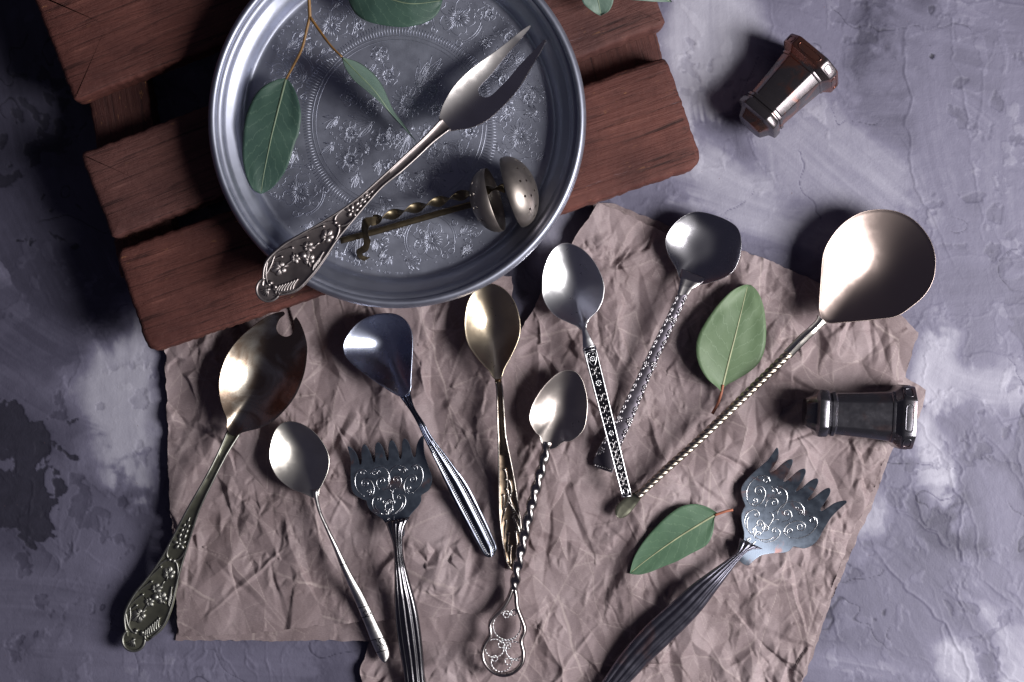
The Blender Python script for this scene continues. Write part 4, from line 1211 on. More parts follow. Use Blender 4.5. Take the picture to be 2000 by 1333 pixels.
A.tube(catmull([F(0.035, 0.5, 0.4), F(0.04, 0.2, 0.4), F(0.075, 0.14, 0.4), F(0.115, 0.36, 0.4), F(0.125, 0.5, 0.4), F(0.115, 0.64, 0.4), F(0.075, 0.86, 0.4), F(0.04, 0.8, 0.4)], 30, True), px(1.2), 5, 1, True)
for t, r in ((0.078, 7.0), (0.24, 7.5), (0.575, 6.6), (0.805, 5.6)):
    B = Acc(); bloom(B, F, t, 0.5, px(r), 8, 0.5, 0.2, 0.36, 0.22); bs.part('flower', B, BRIGHT, parent=hd)
for s in (0.36, 0.64): A.ball(F(0.048, s, 0.45), px(1.8))
for t in (0.19, 0.285, 0.53, 0.62): A.ball(F(t, 0.5, 0.45), px(1.7))
INLAY = metal('inlay_silver', (0.58, 0.56, 0.58), 0.36, (0.3, 0.28, 0.3), 0.4, 150, 0.2)
def moth(t, sc):
    A = Acc()
    for sg in (-1, 1):
        for e in (-1, 1):
            A.tube(catmull([F(t, 0.5 + 0.04 * sg, 0.45), F(t + e * 0.014, 0.5 + 0.10 * sg, 0.5), F(t + e * 0.024, 0.5 + 0.24 * sg, 0.5), F(t + e * 0.017, 0.5 + 0.30 * sg, 0.45)], 8), px(1.15), 5)
            A.ball(F(t + e * 0.017, 0.5 + 0.28 * sg, 0.5), px(1.7))
    A.ball(F(t + 0.040, 0.5, 0.45), px(1.1), 0.8, 8, 4, (1, -3.8), 2.0)
    bs.part('scroll', A, INLAY, parent=hd)
for t in (0.16, 0.335, 0.415, 0.49, 0.655, 0.71, 0.76, 0.86, 0.905): moth(t, 1)
A.tube(catmull([F(0.95, 0.3, 0.4), F(0.955, 0.25, 0.4), F(0.98, 0.3, 0.4), F(0.985, 0.5, 0.4), F(0.98, 0.7, 0.4), F(0.955, 0.75, 0.4), F(0.95, 0.6, 0.4)], 18), px(1.3), 5)
bs.part('inlay', A, BRIGHT)['kind'] = 'stuff'

# ------------------------------------------------------------------ square sugar spoon
qs = Thing('sugar_shovel', "dark silver spoon with a squarish bowl and a scroll-edged handle under the black-handled spoon", 'spoon', (1345, 560), 13)
O = [(1327, 543), (1321, 526), (1305, 497), (1300, 472), (1307, 452), (1325, 431), (1350, 417), (1375, 417), (1408, 427), (1433, 441), (1443, 456), (1446, 477), (1443, 501), (1433, 526), (1416, 541), (1388, 551), (1365, 556), (1345, 558)]
qs.part('bowl', bowl(qs, O, (1374, 486), 15.5, 4.6, 3.6, (0.0, 0.006), 0.9, 112, 22, 0.35), metal('smoky_silver', (0.46, 0.45, 0.49), 0.25, (0.26, 0.25, 0.28), 0.35, 50, 0.35, 1.0))
a, F0 = ribbon(qs, [(1330, 525), (1328, 545), (1325, 560), (1321, 577)], [(1380, 545), (1364, 556), (1352, 565), (1343, 577)], [13.5, 16, 16.5, 16], [(0, -0.8), (0, 0.3), (0.08, 0.6), (0.3, 0.45), (0.5, 0.35), (0.7, 0.45), (0.92, 0.6), (1, 0.3), (1, -0.8)], 30)
hd = qs.part('neck', a, SILVER, angle=60); recalc(hd)
LP = [(1322, 574), (1301, 621), (1272, 679), (1243, 741), (1202, 823), (1177, 864), (1160, 900), (1163, 914)]
RP = [(1343, 574), (1322, 621), (1295, 679), (1268, 741), (1235, 823), (1216, 866), (1205, 905), (1196, 925)]
a, F = ribbon(qs, LP, RP, [16, 15.5, 14, 12.5, 11, 10.2, 9.6, 9.4], [(0, -0.8), (0, 0.2), (0.05, 0.45), (0.5, 0.3), (0.95, 0.45), (1, 0.2), (1, -0.8)], 60)
hd = qs.part('handle', a, GREYOX, angle=50); recalc(hd)
EDGE = metal('edge_silver', (0.48, 0.46, 0.49), 0.36, (0.2, 0.18, 0.2), 0.4, 150, 0.2)
A = Acc(); px = qs.px
nn = 30
for i in range(nn):
    t = 0.01 + 0.93 * i / nn
    for s0, sg in ((0.03, 1), (0.97, -1)):
        if i % 2 == 0:
            curl(A, [F(t, s0, 0.4), F(t + 0.008, s0 + sg * 0.10, 0.6), F(t + 0.020, s0 + sg * 0.17, 0.6), F(t + 0.025, s0 + sg * 0.08, 0.6)], px(1.5))
        else:
            A.ball(F(t + 0.012, s0 + sg * 0.09, 0.5), px(2.3), 0.8, 8, 4, (1, 1.9 * sg), 2.0)
        A.tube([F(t, s0, 0.4), F(t + 0.017, s0 - sg * 0.015, 0.45), F(t + 0.033, s0, 0.4)], px(1.5), 5)
for t, ss_ in ((0.145, (0.5,)), (0.40, (0.16, 0.84)), (0.715, (0.17, 0.83)), (0.90, (0.14,))):
    for s in ss_:
        B = Acc(); bloom(B, F, t, s, px(7.0), 6, 0.6, 0.4, 0.46, 0.3); qs.part('flower', B, EDGE, parent=hd)
for s in np.linspace(0.06, 0.94, 8): A.ball(F(0.985, s, 0.5), px(2.7), 0.8)
qs.part('scroll_edge', A, EDGE)['kind'] = 'stuff'

# ------------------------------------------------------------------ large round ladle with a rope-twist handle
bl = Thing('large_ladle', "big round bronze-toned ladle with a long thin rope-twisted handle", 'ladle', (1605, 625), 20)
O = [(1601, 613), (1600, 588), (1603, 543), (1608, 496), (1625, 462), (1650, 435), (1681, 417), (1717, 411), (1753, 416), (1785, 433), (1810, 462), (1822, 491), (1824.5, 520), (1819, 550), (1803, 577), (1778, 599), (1747, 618), (1695, 625), (1650, 629), (1616, 630)]
bl.part('bowl', bowl(bl, O, (1712, 520), 22, 9.6, 2.0, (0.0, 0.0), 0.9, 128, 26, 0.4), WARM)
a, F0 = ribbon(bl, [(1596, 616), (1590, 628), (1560, 655), (1531, 686)], [(1614, 634), (1606, 637), (1574, 668), (1545, 700)], [22, 23.5, 22, 20], [(0, -1.0), (0, 0.2), (0.08, 0.7), (0.4, 0.7), (0.5, 1.1), (0.6, 0.7), (0.92, 0.7), (1, 0.2), (1, -1.0)], 30)
hd = bl.part('neck', a, PLAIN, angle=40); recalc(hd)
path = catmull([bl.p(1541, 690, 20), bl.p(1470, 760, 18), bl.p(1370, 858, 15), bl.p(1300, 922, 13), bl.p(1248, 972, 11.5)], 420)
Lt2 = np.sum(np.linalg.norm(np.diff(path, axis=0), axis=1))
def rope_sec(i, t):
    ph = -t * Lt2 / bl.px(13.2) * (PI / 2); r = bl.px(8.6) * (1.0 - 0.12 * t)
    return [(r * (1 + 0.13 * math.cos(4 * (a - ph))) * math.cos(a) * 0.95, r * (1 + 0.13 * math.cos(4 * (a - ph))) * math.sin(a) * 0.95) for a in np.linspace(0, 2 * PI, 24, endpoint=False)]
A = Acc(); A.sweep(path, rope_sec)
hd = bl.part('twisted_handle', A, metal('rope_silver', (0.60, 0.54, 0.47), 0.38, (0.22, 0.17, 0.12), 0.5, 90, 0.2)); recalc(hd)
a, F0 = ribbon(bl, [(1262, 955), (1246, 962), (1222, 978), (1206, 994), (1204, 1008), (1210, 1015)], [(1266, 962), (1256, 975), (1240, 998), (1227, 1012), (1216, 1017), (1211, 1016)], [11.5, 10.8, 9.5, 9.0, 9.0, 9.0], [(0, -0.5), (-0.01, 0.1), (0.05, 0.5), (0.3, 0.45), (0.5, 0.4), (0.7, 0.45), (0.95, 0.5), (1.01, 0.1), (1, -0.5)], 30)
hd = bl.part('paddle_end', a, OLIVE, angle=60); recalc(hd)

# ------------------------------------------------------------------ two sardine forks (same make)
FH = [(119, 150), (150, 165), (185, 195), (215, 240), (240, 320), (250, 368), (262, 382), (280, 372), (292, 320), (290, 230), (300, 160), (322, 124), (350, 150), (385, 220), (410, 300), (425, 345), (440, 352), (455, 335), (462, 270), (460, 180), (470, 125), (492, 97),
      (525, 125), (560, 200), (580, 280), (592, 322), (606, 332), (620, 320), (628, 260), (628, 160), (640, 100), (662, 74), (695, 105), (730, 190), (742, 260), (750, 300), (764, 310), (780, 300), (792, 240), (795, 140), (805, 80), (825, 52),
      (865, 90), (895, 180), (915, 260), (930, 284), (946, 286), (962, 270), (972, 200), (985, 120), (1015, 55), (1052, 20), (1056, 120), (1062, 230), (1085, 320), (1120, 430), (1150, 520), (1150, 610), (1115, 690), (1060, 730), (1020, 760), (1018, 830), (985, 890),
      (930, 950), (880, 1010), (835, 1080), (815, 1170), (805, 1260), (700, 1280), (650, 1200), (600, 1110), (540, 1040), (460, 990), (390, 930), (355, 860), (345, 825), (270, 790), (195, 740), (160, 660), (150, 520), (155, 330), (135, 220)]
def sardine(T, mp, ang, zf, head_mat, LP, RP, zh, hmat, lmat):
    pts = [mp(x, y) for x, y in FH]
    h = sheetmetal(T, densify(pts, 2.2), zf, 1.0, 5.0, 0.33)
    ob = T.part('fork_head', h, head_mat, angle=45); recalc(ob)
    A = Acc()
    sc = T.px(np.linalg.norm(np.array(mp(100, 0)) - np.array(mp(0, 0))) / 100)
    def wire(pl, w=5.0):
        A = Acc(); q = catmull(pl, max(8, int(np.sum(np.hypot(*np.diff(np.array(pl, float), axis=0).T)) / 18)))
        A.tube([T.p(*mp(x, y), zf(*mp(x, y)) + 0.12) for x, y in q], np.concatenate([np.linspace(0.5, 1, len(q) // 2), np.linspace(1, 0.8, len(q) - len(q) // 2)]) * w * sc, 6)
        e = q[-1]; A.ball(T.p(*mp(*e), zf(*mp(*e)) + 0.15), 6.5 * sc, 0.8)
        T.part('scroll', A, lmat, parent=ob)
    def spiral(cx, cy, r, a0, turns, tail=None, r1=0.28):
        n = 26; pl = [] if tail is None else list(tail)
        for i in range(n):
            f = i / (n - 1); rr = r * (1 - (1 - r1) * f ** 0.8); t = a0 + turns * 2 * PI * f
            pl.append((cx + rr * math.cos(t), cy + rr * math.sin(t)))
        wire(pl)
    for m in (1, -1):
        X = lambda x: 625 + m * (x - 625)
        Yt = lambda x, y: y - (X(x) - x) * 0.0 + (0 if m == 1 else -0.085 * (X(x) - x))
        def sp(cx, cy, r, a0, tu, tail=None):
            spiral(X(cx), Yt(cx, cy), r, a0 if m == 1 else PI - a0, tu * m, [(X(p), Yt(p, q)) for p, q in tail] if tail else None)
        sp(300, 480, 48, -0.3, -1.0, [(320, 775), (235, 700), (200, 590), (225, 480), (290, 432)])
        sp(330, 610, 58, -1.9, -1.2, [(320, 775), (400, 770), (440, 690), (415, 600), (370, 560)])
        sp(372, 712, 40, 1.6, -1.1, [(440, 640), (430, 740), (400, 765)])
        sp(440, 490, 44, 0.3, -0.9, [(600, 650), (635, 560), (610, 460), (530, 405), (440, 420)] if False else None)
        sp(535, 580, 52, -2.6, 1.1, [(505, 690), (470, 620), (480, 560)])
        wire([(X(600), Yt(600, 660)), (X(635), Yt(635, 560)), (X(605), Yt(605, 455)), (X(530), Yt(530, 405)), (X(450), Yt(450, 425)), (X(395), Yt(395, 480))])
        sp(500, 460, 22, 0, 0.9)
        sp(495, 810, 38, -1.9, 1.05, [(600, 990), (480, 975), (420, 890), (430, 800), (470, 772)])
        sp(590, 850, 44, -2.4, -1.0, [(625, 990), (668, 930), (665, 860), (620, 815)])
        sp(590, 945, 36, 0.6, -1.0, [(520, 985), (600, 1000)])
        wire([(X(450), Yt(450, 870)), (X(470), Yt(470, 930)), (X(540), Yt(540, 990))], 6)
        sp(632, 1050, 34, 0.4, 0.95, None)
    wire([(640, 690), (665, 740), (680, 830)]); wire([(575, 690), (610, 680), (650, 700)]); wire([(710, 670), (680, 690), (668, 730)]); wire([(690, 1010), (690, 1080), (695, 1140)], 9)
    a, F = ribbon(T, LP, RP, zh, sec_groove(2.4, 4, 0.8), 60)
    hd = T.part('handle', a, hmat); recalc(hd)
HANDLEST = metal('dark_mirror_steel', (0.24, 0.235, 0.255), 0.17, (0.09, 0.08, 0.09), 0.5, 40, 0.2, 0.2)
f1 = Thing('sardine_fork', "broad six-tined scroll fork pointing up, between the small plain spoon and the beaded ladle", 'fork', (775, 1045), 15, None, 'broad six-tined scroll forks'); f1.drop = 2.5
mp1 = lambda x, y: (660 + x / 6.35, 850 + y / 6.35)
def zf1(x, y):
    d = y - 1040
    return 14.2 - 2.0 * math.sin(PI * min(max(-d, 0) / 170.0, 1)) + 2.0 * math.exp(-((d + 0) / 34.0) ** 2) + (2.0 * (max(0, -d - 120) / 60.0) ** 2)
LP = [(752, 1020), (764, 1046), (771, 1088), (771, 1134), (772, 1201), (778, 1258), (789, 1333), (796, 1400), (805, 1470), (816, 1500)]
RP = [(801, 1010), (789, 1036), (788, 1077), (798, 1122), (812, 1173), (820, 1218), (826, 1275), (830, 1333), (838, 1400), (840, 1470), (832, 1500)]
LP = catmull(LP, 11).tolist()
sardine(f1, mp1, 0, zf1, EMBER, LP, RP, [17.5, 20, 22, 21, 19, 17, 15, 14, 13, 13, 13], HANDLEST, BRIGHT)
f2 = Thing('sardine_fork', "broad six-tined scroll fork with a dark ribbed handle, beside the narrow loose leaf", 'fork', (1452, 1072), 11, None, 'broad six-tined scroll forks')
n1 = np.array([760, 1045.0]); d1 = np.array([752.0, 869]) - n1
n2 = np.array([1441, 1079.0]); d2 = np.array([1579, 931.5]) - n2
scx = np.linalg.norm(d2) / np.linalg.norm(d1); ra = math.atan2(d2[1], d2[0]) - math.atan2(d1[1], d1[0])
def mp2(x, y):
    q = (np.array(mp1(x, y)) - n1) * np.array([1.0, 1.0]) * scx
    return (n2[0] + q[0] * math.cos(ra) - q[1] * math.sin(ra), n2[1] + q[0] * math.sin(ra) + q[1] * math.cos(ra))
def zf2(x, y):
    w = (x - n2[0]) * 0.69 - (y - n2[1]) * 0.73
    return 10.2 - 2.0 * math.sin(PI * min(max(w, 0) / 180.0, 1)) + 1.6 * math.exp(-(w / 40.0) ** 2) + 2.0 * (max(0, w - 130) / 60.0) ** 2
LP = [(1444, 1050), (1438, 1074), (1424, 1087), (1355, 1134), (1299, 1185), (1258, 1224), (1211, 1281), (1176, 1333), (1140, 1385), (1105, 1440), (1092, 1470)]
RP = [(1490, 1072), (1466, 1073), (1447, 1087), (1406, 1138), (1367, 1191), (1330, 1232), (1275, 1287), (1232, 1333), (1180, 1385), (1128, 1440), (1098, 1474)]
sardine(f2, mp2, ra, zf2, EMBER, LP, RP, [13.5, 16, 18, 17, 15, 13, 11, 10, 9.5, 9, 9], metal('dark_handle_steel', (0.18, 0.175, 0.22), 0.32, (0.30, 0.13, 0.10), 0.14, 50, 0.3, 0.8, spread=0.06, metallic=0.96), BRIGHT)

# ------------------------------------------------------------------ tea infuser tongs
ti = Thing('tea_infuser', "old brass tea infuser tongs with two open perforated cups, inside the round tray", 'tea infuser', (850, 420), 56)
def cup(rc, axis, tilt, R, depth, mat, zc, holes, flip):
    """hemispherical cup; axis: photo direction the dome bulges to"""
    ax = np.array([axis[0], -axis[1], 0.0]); ax /= np.linalg.norm(ax)
    ax = ax * math.cos(tilt) + np.array([0, 0, math.sin(tilt)])
    s1 = np.cross(ax, [0, 0, 1.0]); s1 /= np.linalg.norm(s1); s2 = np.cross(s1, ax)
    c = ti.p(*rc, zc); r = ti.px(R); d = ti.px(depth)
    A = Acc(); rows = []
    prof = [(1.0 * math.cos(p), math.sin(p)) for p in np.linspace(0, PI / 2 * 0.985, 14)]
    for q, w in prof[::-1]: rows.append((q * r, w * d))
    rows += [(r * 1.015, -0.0003), (r * 1.03, 0.0002)]
    for q, w in prof[1:]: rows.append((q * r + 0.0006 * q, w * d + 0.0006))
    rings = [[c + ax * w + (s1 * math.cos(a) + s2 * math.sin(a)) * q for a in np.linspace(0, 2 * PI, 48, endpoint=False)] for q, w in rows]
    A.grid(rings)
    ob = ti.part('cup', A, mat, angle=60)
    CU = Acc()
    for ring_, cnt in holes:
        for j in range(cnt):
            a = 2 * PI * j / cnt + ring_ * 2
            dirn = ax * math.sin(ring_) * d / r + (s1 * math.cos(a) + s2 * math.sin(a)) * math.cos(ring_)
            pos = c + ax * math.sin(ring_) * d + (s1 * math.cos(a) + s2 * math.sin(a)) * math.cos(ring_) * r
            nv = ax * math.sin(ring_) / d + (s1 * math.cos(a) + s2 * math.sin(a)) * math.cos(ring_) / r; nv /= np.linalg.norm(nv)
            e1 = np.cross(nv, [0.3, 0.2, 0.9]); e1 /= np.linalg.norm(e1); e2 = np.cross(nv, e1)
            hr = ti.px(2.9)
            CU.grid([[pos + nv * o_ + (e1 * math.cos(b_) + e2 * math.sin(b_)) * hr for b_ in np.linspace(0, 2 * PI, 8, endpoint=False)] for o_ in (-0.002, 0.003)])
    cut(ob, CU, ti)
    ob.data.shade_smooth(); ob.data.set_sharp_from_angle(angle=math.radians(50))
    return ob
HO = [(0.62, 12), (0.9, 9), (1.2, 5)]
cup((966, 391), (-0.95, 0.26), -0.20, 62, 44, INFUS, TZ + 18.5, HO, 1)
cup((1000, 378), (0.955, -0.29), 0.16, 69, 47, INFUS, TZ + 20.0, HO, 1)
A = Acc()
rp = catmull([ti.p(950, 392, TZ + 14), ti.p(930, 395, TZ + 10), ti.p(850, 416, TZ + 6), ti.p(740, 447, TZ + 4.5), ti.p(660, 468, TZ + 4)], 40)
A.sweep(rp, lambda i, t: [(ti.px(6.5) * math.cos(a), ti.px(6.5) * 0.5 * math.sin(a)) for a in np.linspace(0, 2 * PI, 12, endpoint=False)])
hd = ti.part('flat_rod', A, BRASS); recalc(hd)
A = Acc()
rp = catmull([ti.p(985, 370, TZ + 21), ti.p(925, 377, TZ + 17), ti.p(860, 393, TZ + 15), ti.p(790, 412, TZ + 14), ti.p(730, 430, TZ + 14)], 130)
Lr = np.sum(np.linalg.norm(np.diff(rp, axis=0), axis=1))
def rib_sec(i, t):
    ph = t * Lr / ti.px(46) * PI + 0.4; w = ti.px(10.5); th = ti.px(1.7); o_ = []
    if t > 0.93: ph = ph * (1 - (t - 0.93) / 0.07) + round(ph / PI) * PI * (t - 0.93) / 0.07
    for a in np.linspace(0, 2 * PI, 14, endpoint=False):
        x = w * math.cos(a); y = th * math.sin(a)
        o_.append((x * math.cos(ph) - y * math.sin(ph), x * math.sin(ph) + y * math.cos(ph)))
    return o_
A.sweep(rp, rib_sec)
hd = ti.part('twisted_strip', A, BRASS); recalc(hd)
hk = [(736, 423, 736, 438, 14), (722, 424, 728, 441, 14.5), (708, 428, 722, 441, 14.5), (704, 446, 718, 450, 12), (706, 462, 719, 462, 10), (708, 474, 722, 470, 9), (704, 480, 716, 488, 8.6), (694, 486, 704, 494, 8), (693, 496, 706, 497, 5.5), (698, 504, 712, 500, 3.5), (708, 508, 720, 500, 3.4)]
A, F0 = ribbon(ti, [(q[0], q[1]) for q in hk], [(q[2], q[3]) for q in hk], [TZ + q[4] for q in hk], [(0, -0.4), (0, 0.2), (0.5, 0.4), (1, 0.2), (1, -0.4)], 50)
hd = ti.part('hook', A, BRASS, angle=60); recalc(hd)

# ------------------------------------------------------------------ pepper and salt shakers lying down
def shaker(label, small, big, roll, mat, zbase):
    R = 61
    T = Thing('salt_shaker', label, 'shaker', ((small[0] + big[0]) / 2, (small[1] + big[1]) / 2), zbase + R * S * 1000, None, 'faceted metal shakers lying on their sides')
    a0 = T.p(*small, 0); a1 = T.p(*big, 0)
    d = a1 - a0; Ln = np.linalg.norm(d); d /= Ln
    pitch = -0.05
    dz = np.array([0, 0, 1.0]); side = np.cross(d, dz)
    ax = d * math.cos(pitch) + dz * math.sin(-pitch) * 0; up = dz
    cz = (zbase + (R + 2) * S * 1000) / 1000
    prof = [(0.0, 20), (0.004, 26), (0.02, 28), (0.085, 34), (0.10, 38), (0.115, 45), (0.130, 46), (0.150, 46), (0.190, 45.5), (0.205, 44), (0.215, 41), (0.225, 41), (0.235, 43.5), (0.262, 43.5), (0.272, 41), (0.282, 40),
            (0.55, 43.5), (0.782, 47.5), (0.790, 49.5), (0.802, 50), (0.815, 50), (0.86, 58), (0.875, 60.5), (0.89, 61), (0.975, 61), (0.992, 60), (1.0, 57), (1.0, 30)]
    # chamfered square section with softened corners
    sect = []
    f = 0.60
    cor = [(1, f), (f, 1), (-f, 1), (-1, f), (-1, -f), (-f, -1), (f, -1), (1, -f)]
    for i, c in enumerate(cor):
        p0 = np.array(cor[i - 1]); p1 = np.array(c); p2 = np.array(cor[(i + 1) % 8])
        e = 0.055
        q0 = p1 + (p0 - p1) / np.linalg.norm(p0 - p1) * e; q2 = p1 + (p2 - p1) / np.linalg.norm(p2 - p1) * e
        sect += [q0, (q0 + 2 * p1 + q2) / 4, q2]
    def loc(t, r, s, zz=None):
        x = s[0] * math.cos(roll) - s[1] * math.sin(roll); y = s[0] * math.sin(roll) + s[1] * math.cos(roll)
        rr = T.px(r)
        return a0 + d * Ln * t + side * x * rr + np.array([0, 0, cz - a0[2]]) + up * y * rr
    def rings(pr): return [[loc(t, r, s) for s in sect] for t, r in pr]
    for nm, i0, i1 in (('domed_base', 0, 6), ('collar', 5, 16), ('shaft', 15, 18), ('head', 17, 28)):
        A = Acc(); A.grid(rings(prof[i0:i1]))
        ob = T.part(nm, A, mat, angle=32); recalc(ob)
        if nm == 'head':
            E = Acc()
            for j in range(8):
                b_ = roll * 0 + j * PI / 4
                n2_ = np.array([math.cos(b_), math.sin(b_)]); t2_ = np.array([-n2_[1], n2_[0]])
                hw = 0.44 if j % 2 == 0 else 0.17
                dist = 1.0 if j % 2 == 0 else (1 + f) / math.sqrt(2)
                pl = []
                for (tt, ww) in ((0.897, -0.85), (0.892, -0.5), (0.892, 0.5), (0.897, 0.85), (0.93, 1), (0.955, 0.9), (0.962, 0.5), (0.962, -0.5), (0.955, -0.9), (0.93, -1)):
                    pl.append(loc(tt, 61, n2_ * dist * 1.0 + t2_ * hw * ww))
                E.tube(catmull(pl, 40, True), T.px(1.3), 5, 1.0, True)
            T.part('panel_moulding', E, mat, parent=ob)
    return T
shaker("copper-stained faceted metal shaker lying on the bare painted table", (1463, 249), (1593, 115), 0.30, COPPER, 0.6)
shaker("dark polished faceted metal shaker lying on the edge of the brown paper", (1570, 805), (1777, 815), 0.0, DARKSH, 4.5)

# ------------------------------------------------------------------ eucalyptus leaves
def leaf(T, Lp, Rp, mid, zmid, lift_l, lift_r, mat, ribmat, parent=None, name='leaf', n=44, m=9, per_vertex=None, wave=0.5, seed=0):
    L = catmull(Lp, n); R = catmull(Rp, n); M = catmull(mid, n)
    zm = np.interp(np.linspace(0, 1, n), np.linspace(0, 1, len(zmid)), zmid)
    A = Acc(); uv = []; top = []
    for i in range(n):
        row = []
        for j in range(-m, m + 1):
            s = abs(j) / m; E = L[i] if j < 0 else R[i]
            q = M[i] + (E - M[i]) * s
            z = zm[i] + (lift_l if j < 0 else lift_r) * (s ** 1.4) + wave * (vnoise(np.array([i / 7 + seed]), np.array([j / 4 + 50.0]), 5 + seed)[0] - 0.5) * s
            row.append(T.p(q[0], q[1], z)); uv.append((i / (n - 1), j / m))
        top.append(row)
    w = 2 * m + 1
    for row in top: A.v += [tuple(p) for p in row]
    for row in top: A.v += [(p[0], p[1], p[2] - 0.00028) for p in row]
    uv = uv + uv; o = n * w
    for i in range(n - 1):
        for j in range(w - 1):
            A.f.append((i * w + j, i * w + j + 1, (i + 1) * w + j + 1, (i + 1) * w + j))
            A.f.append((o + i * w + j, o + (i + 1) * w + j, o + (i + 1) * w + j + 1, o + i * w + j + 1))
        for j in (0, w - 1):
            A.f.append((i * w + j, (i + 1) * w + j, o + (i + 1) * w + j, o + i * w + j))
    ob = T.part(name, A, mat, parent=parent, uv=uv); recalc(ob)
    B = Acc()
    B.tube([T.p(M[i][0], M[i][1], zm[i] + 0.05) for i in range(n - 1)], np.linspace(T.px(2.4), T.px(0.7), n - 1), 6, 0.7)
    T.part('midrib', B, ribmat, parent=ob)
    return ob

l4 = Thing('eucalyptus_leaf', "broad pale green leaf with a red stalk, between the square spoon and the rope-twisted handle", 'leaf', (1410, 765), 12, None, 'loose single eucalyptus leaves')
leaf(l4, [(1409, 766), (1399, 756), (1380, 740), (1365, 716), (1358, 691), (1359, 666), (1369, 641), (1390, 609), (1411, 584), (1432, 566), (1453, 557), (1461, 556)],
     [(1411, 767), (1418, 754), (1432, 746), (1460, 729), (1479, 712), (1490, 691), (1495, 658), (1494, 624), (1490, 595), (1481, 571), (1468, 557), (1461, 556)],
     [(1410, 766), (1413, 748), (1428, 683), (1445, 616), (1461, 556)], [11, 13, 15, 14, 11], 2.5, -0.5, LEAF_L, RIB, wave=1.6, seed=2)
A = Acc(); A.tube(catmull([l4.p(1412, 752, 12), l4.p(1409, 768, 11.5), l4.p(1403, 788, 11), l4.p(1392, 809, 10.5)], 20), np.linspace(l4.px(2.6), l4.px(3.2), 20), 8)
l4.part('stalk', A, STEM_R)
l5 = Thing('eucalyptus_leaf', "narrow green leaf lying flat on the paper beside the scroll fork with dark handle", 'leaf', (1400, 1004), 8.5, None, 'loose single eucalyptus leaves')
leaf(l5, [(1400, 1002), (1392, 996), (1376, 988), (1355, 984), (1331, 988), (1312, 999), (1289, 1019), (1265, 1046), (1247, 1071), (1236, 1094), (1230, 1121)],
     [(1400, 1005), (1395, 1013), (1393, 1034), (1386, 1055), (1374, 1068), (1347, 1082), (1322, 1096), (1295, 1107), (1268, 1118), (1247, 1123), (1230, 1121)],
     [(1401, 1003), (1370, 1021), (1320, 1052), (1265, 1092), (1230, 1121)], [9, 10, 10, 9, 8], 1.2, 0.2, LEAF_M, RIB, wave=1.0, seed=4)
A = Acc(); A.tube(catmull([l5.p(1396, 1006, 9.5), l5.p(1416, 999, 9.5), l5.p(1431, 996, 9)], 14), l5.px(2.6), 8)
l5.part('stalk', A, STEM_R)

sp = Thing('eucalyptus_sprig', "forked ochre eucalyptus twig with two leaves, lying in the left half of the tray", 'eucalyptus sprig', (606, 30), 56)
A = Acc()
A.tube(catmull([sp.p(604, -70, 66), sp.p(606, 0, 62), sp.p(607, 38, 60)], 20), sp.px(3.4), 8)
A.tube(catmull([sp.p(607, 36, 60), sp.p(600, 62, 59), sp.p(590, 96, 57), sp.p(574, 125, 55), sp.p(557, 153, 53)], 24), np.linspace(sp.px(3.2), sp.px(2.3), 24), 8)
A.tube(catmull([sp.p(607, 36, 60), sp.p(622, 58, 61.5), P(646, 90, 65, kz(64)), P(668, 112, 67.5, kz(67.5))], 20), np.linspace(sp.px(3.0), sp.px(2.0), 20), 8)
sp.part('stem', A, STEM_Y)
leaf(sp, [(556, 152), (538, 156), (515, 168), (495, 190), (480, 225), (473, 270), (471, 310), (478, 345), (490, 368), (504, 376)],
     [(558, 152), (566, 160), (576, 178), (584, 203), (587, 228), (581, 262), (575, 275), (561, 318), (545, 345), (525, 366), (506, 376)],
     [(557, 152), (544, 205), (526, 275), (512, 335), (505, 376)], [53, 54, 53, 50, 48], 1.5, -0.5, LEAF_D, RIBD, wave=1.4, seed=6)
ze = [(668, 112, 68, 668, 114, 67), (700, 122, 62, 676, 135, 73), (728, 142, 57, 692, 157, 78), (747, 167, 53, 720, 180, 80), (758, 192, 51, 745, 202, 78), (770, 218, 50, 768, 226, 71), (792, 247, 51, 793, 253, 60), (812, 276, 53, 811, 275, 55)]
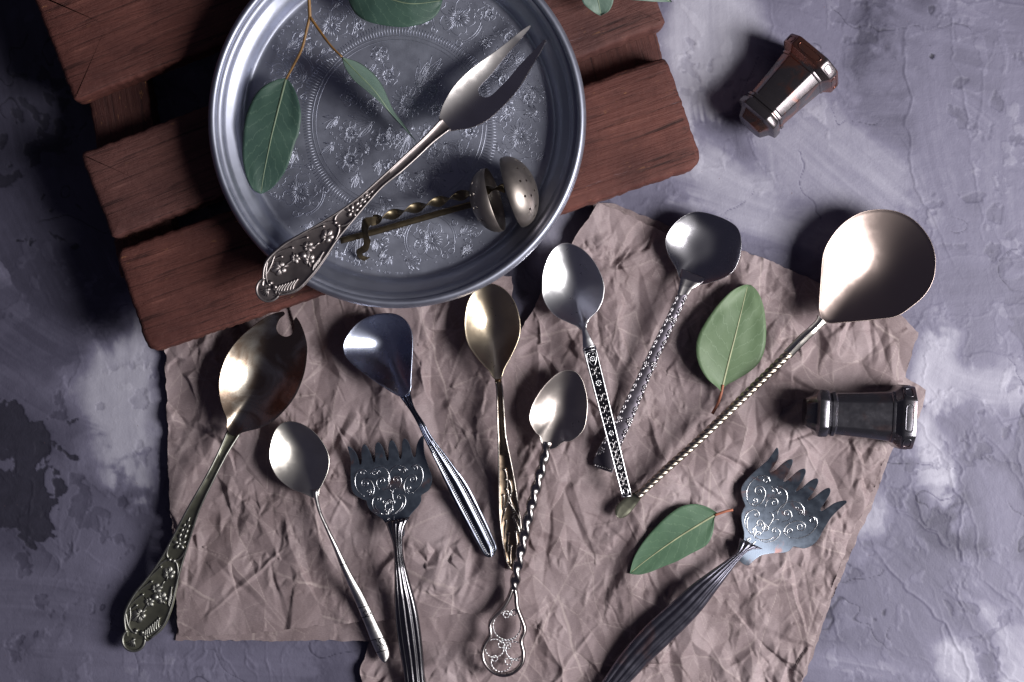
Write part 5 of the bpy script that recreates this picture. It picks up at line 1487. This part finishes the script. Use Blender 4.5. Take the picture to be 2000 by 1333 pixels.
def edge_leaf():
    n = 40; m = 8
    a_ = catmull([P(q[0], q[1], q[2], kz(q[2])) for q in ze], n); b_ = catmull([P(q[3], q[4], q[5], kz(q[5])) for q in ze], n)
    A = Acc(); uv = []
    nrm = np.array([0.6, 0.45, 0.35]) * 0.0003
    bow = np.array([-0.0012, -0.0010, 0.0])
    for off in (0, 1):
        for i in range(n):
            for j in range(2 * m + 1):
                f = j / (2 * m)
                q = a_[i] * (1 - f) + b_[i] * f + bow * math.sin(PI * f) * math.sin(PI * i / (n - 1)) - nrm * off
                A.v.append(tuple(q)); uv.append((i / (n - 1), f * 2 - 1))
    w = 2 * m + 1; o = n * w
    for i in range(n - 1):
        for j in range(w - 1):
            A.f.append((i * w + j, i * w + j + 1, (i + 1) * w + j + 1, (i + 1) * w + j)); A.f.append((o + i * w + j, o + (i + 1) * w + j, o + (i + 1) * w + j + 1, o + i * w + j + 1))
        for j in (0, w - 1):
            A.f.append((i * w + j, (i + 1) * w + j, o + (i + 1) * w + j, o + i * w + j))
    ob = sp.part('leaf', A, LEAF_G, uv=uv); recalc(ob)
    ob['label'] = 'pale grey green leaf standing on edge'
    B = Acc(); B.tube([a_[i] * 0.5 + b_[i] * 0.5 + bow * math.sin(PI * i / (n - 1)) + np.array([0.0001, 0.0001, 0.0001]) for i in range(n - 2)], np.linspace(sp.px(1.8), sp.px(0.6), n - 2), 5)
    sp.part('midrib', B, RIBD, parent=ob)
edge_leaf()
l3 = Thing('eucalyptus_leaf', "dark green rounded leaf over the tray, cut off by the top edge of the photo", 'leaf', (780, 5), 62)
leaf(l3, [(672, -22), (682, 5), (694, 26), (720, 43), (765, 52), (800, 52), (835, 41), (855, 24), (863, 2)],
     [(674, -28), (690, -60), (730, -85), (780, -92), (820, -80), (845, -55), (858, -30), (864, -2)],
     [(673, -25), (740, -8), (800, 8), (864, 0)], [60, 63, 63, 60], -1.5, -1.0, LEAF_D, RIBD, wave=1.2, seed=8)
s2 = Thing('eucalyptus_sprig', "tips of two grey-green leaves over the crate's right end at the top edge", 'eucalyptus sprig', (1190, -20), 56)
leaf(s2, [(1150, -62), (1135, -30), (1136, 0), (1145, 13), (1160, 23), (1174, 28)], [(1154, -62), (1180, -45), (1195, -20), (1198, 2), (1190, 20), (1176, 28)], [(1152, -62), (1160, -30), (1168, 0), (1175, 28)], [62, 60, 56, 52], 0.5, 0.8, LEAF_G, RIBD, wave=1.4, seed=10)
leaf(s2, [(1180, -70), (1190, -40), (1195, -8), (1225, 3), (1270, 5), (1312, 3)], [(1184, -70), (1230, -62), (1275, -45), (1300, -20), (1310, 0), (1313, 3)], [(1182, -70), (1220, -40), (1260, -18), (1312, 3)], [62, 62, 60, 54], 0.5, 0.8, LEAF_G, RIBD, wave=1.4, seed=12)
A = Acc(); A.tube(catmull([s2.p(1200, -130, 64), s2.p(1178, -85, 63), s2.p(1152, -60, 61)], 14), s2.px(2.6), 8); A.tube(catmull([s2.p(1188, -105, 63.5), s2.p(1186, -90, 63), s2.p(1182, -68, 62)], 12), s2.px(2.4), 8)
s2.part('stem', A, STEM_Y)
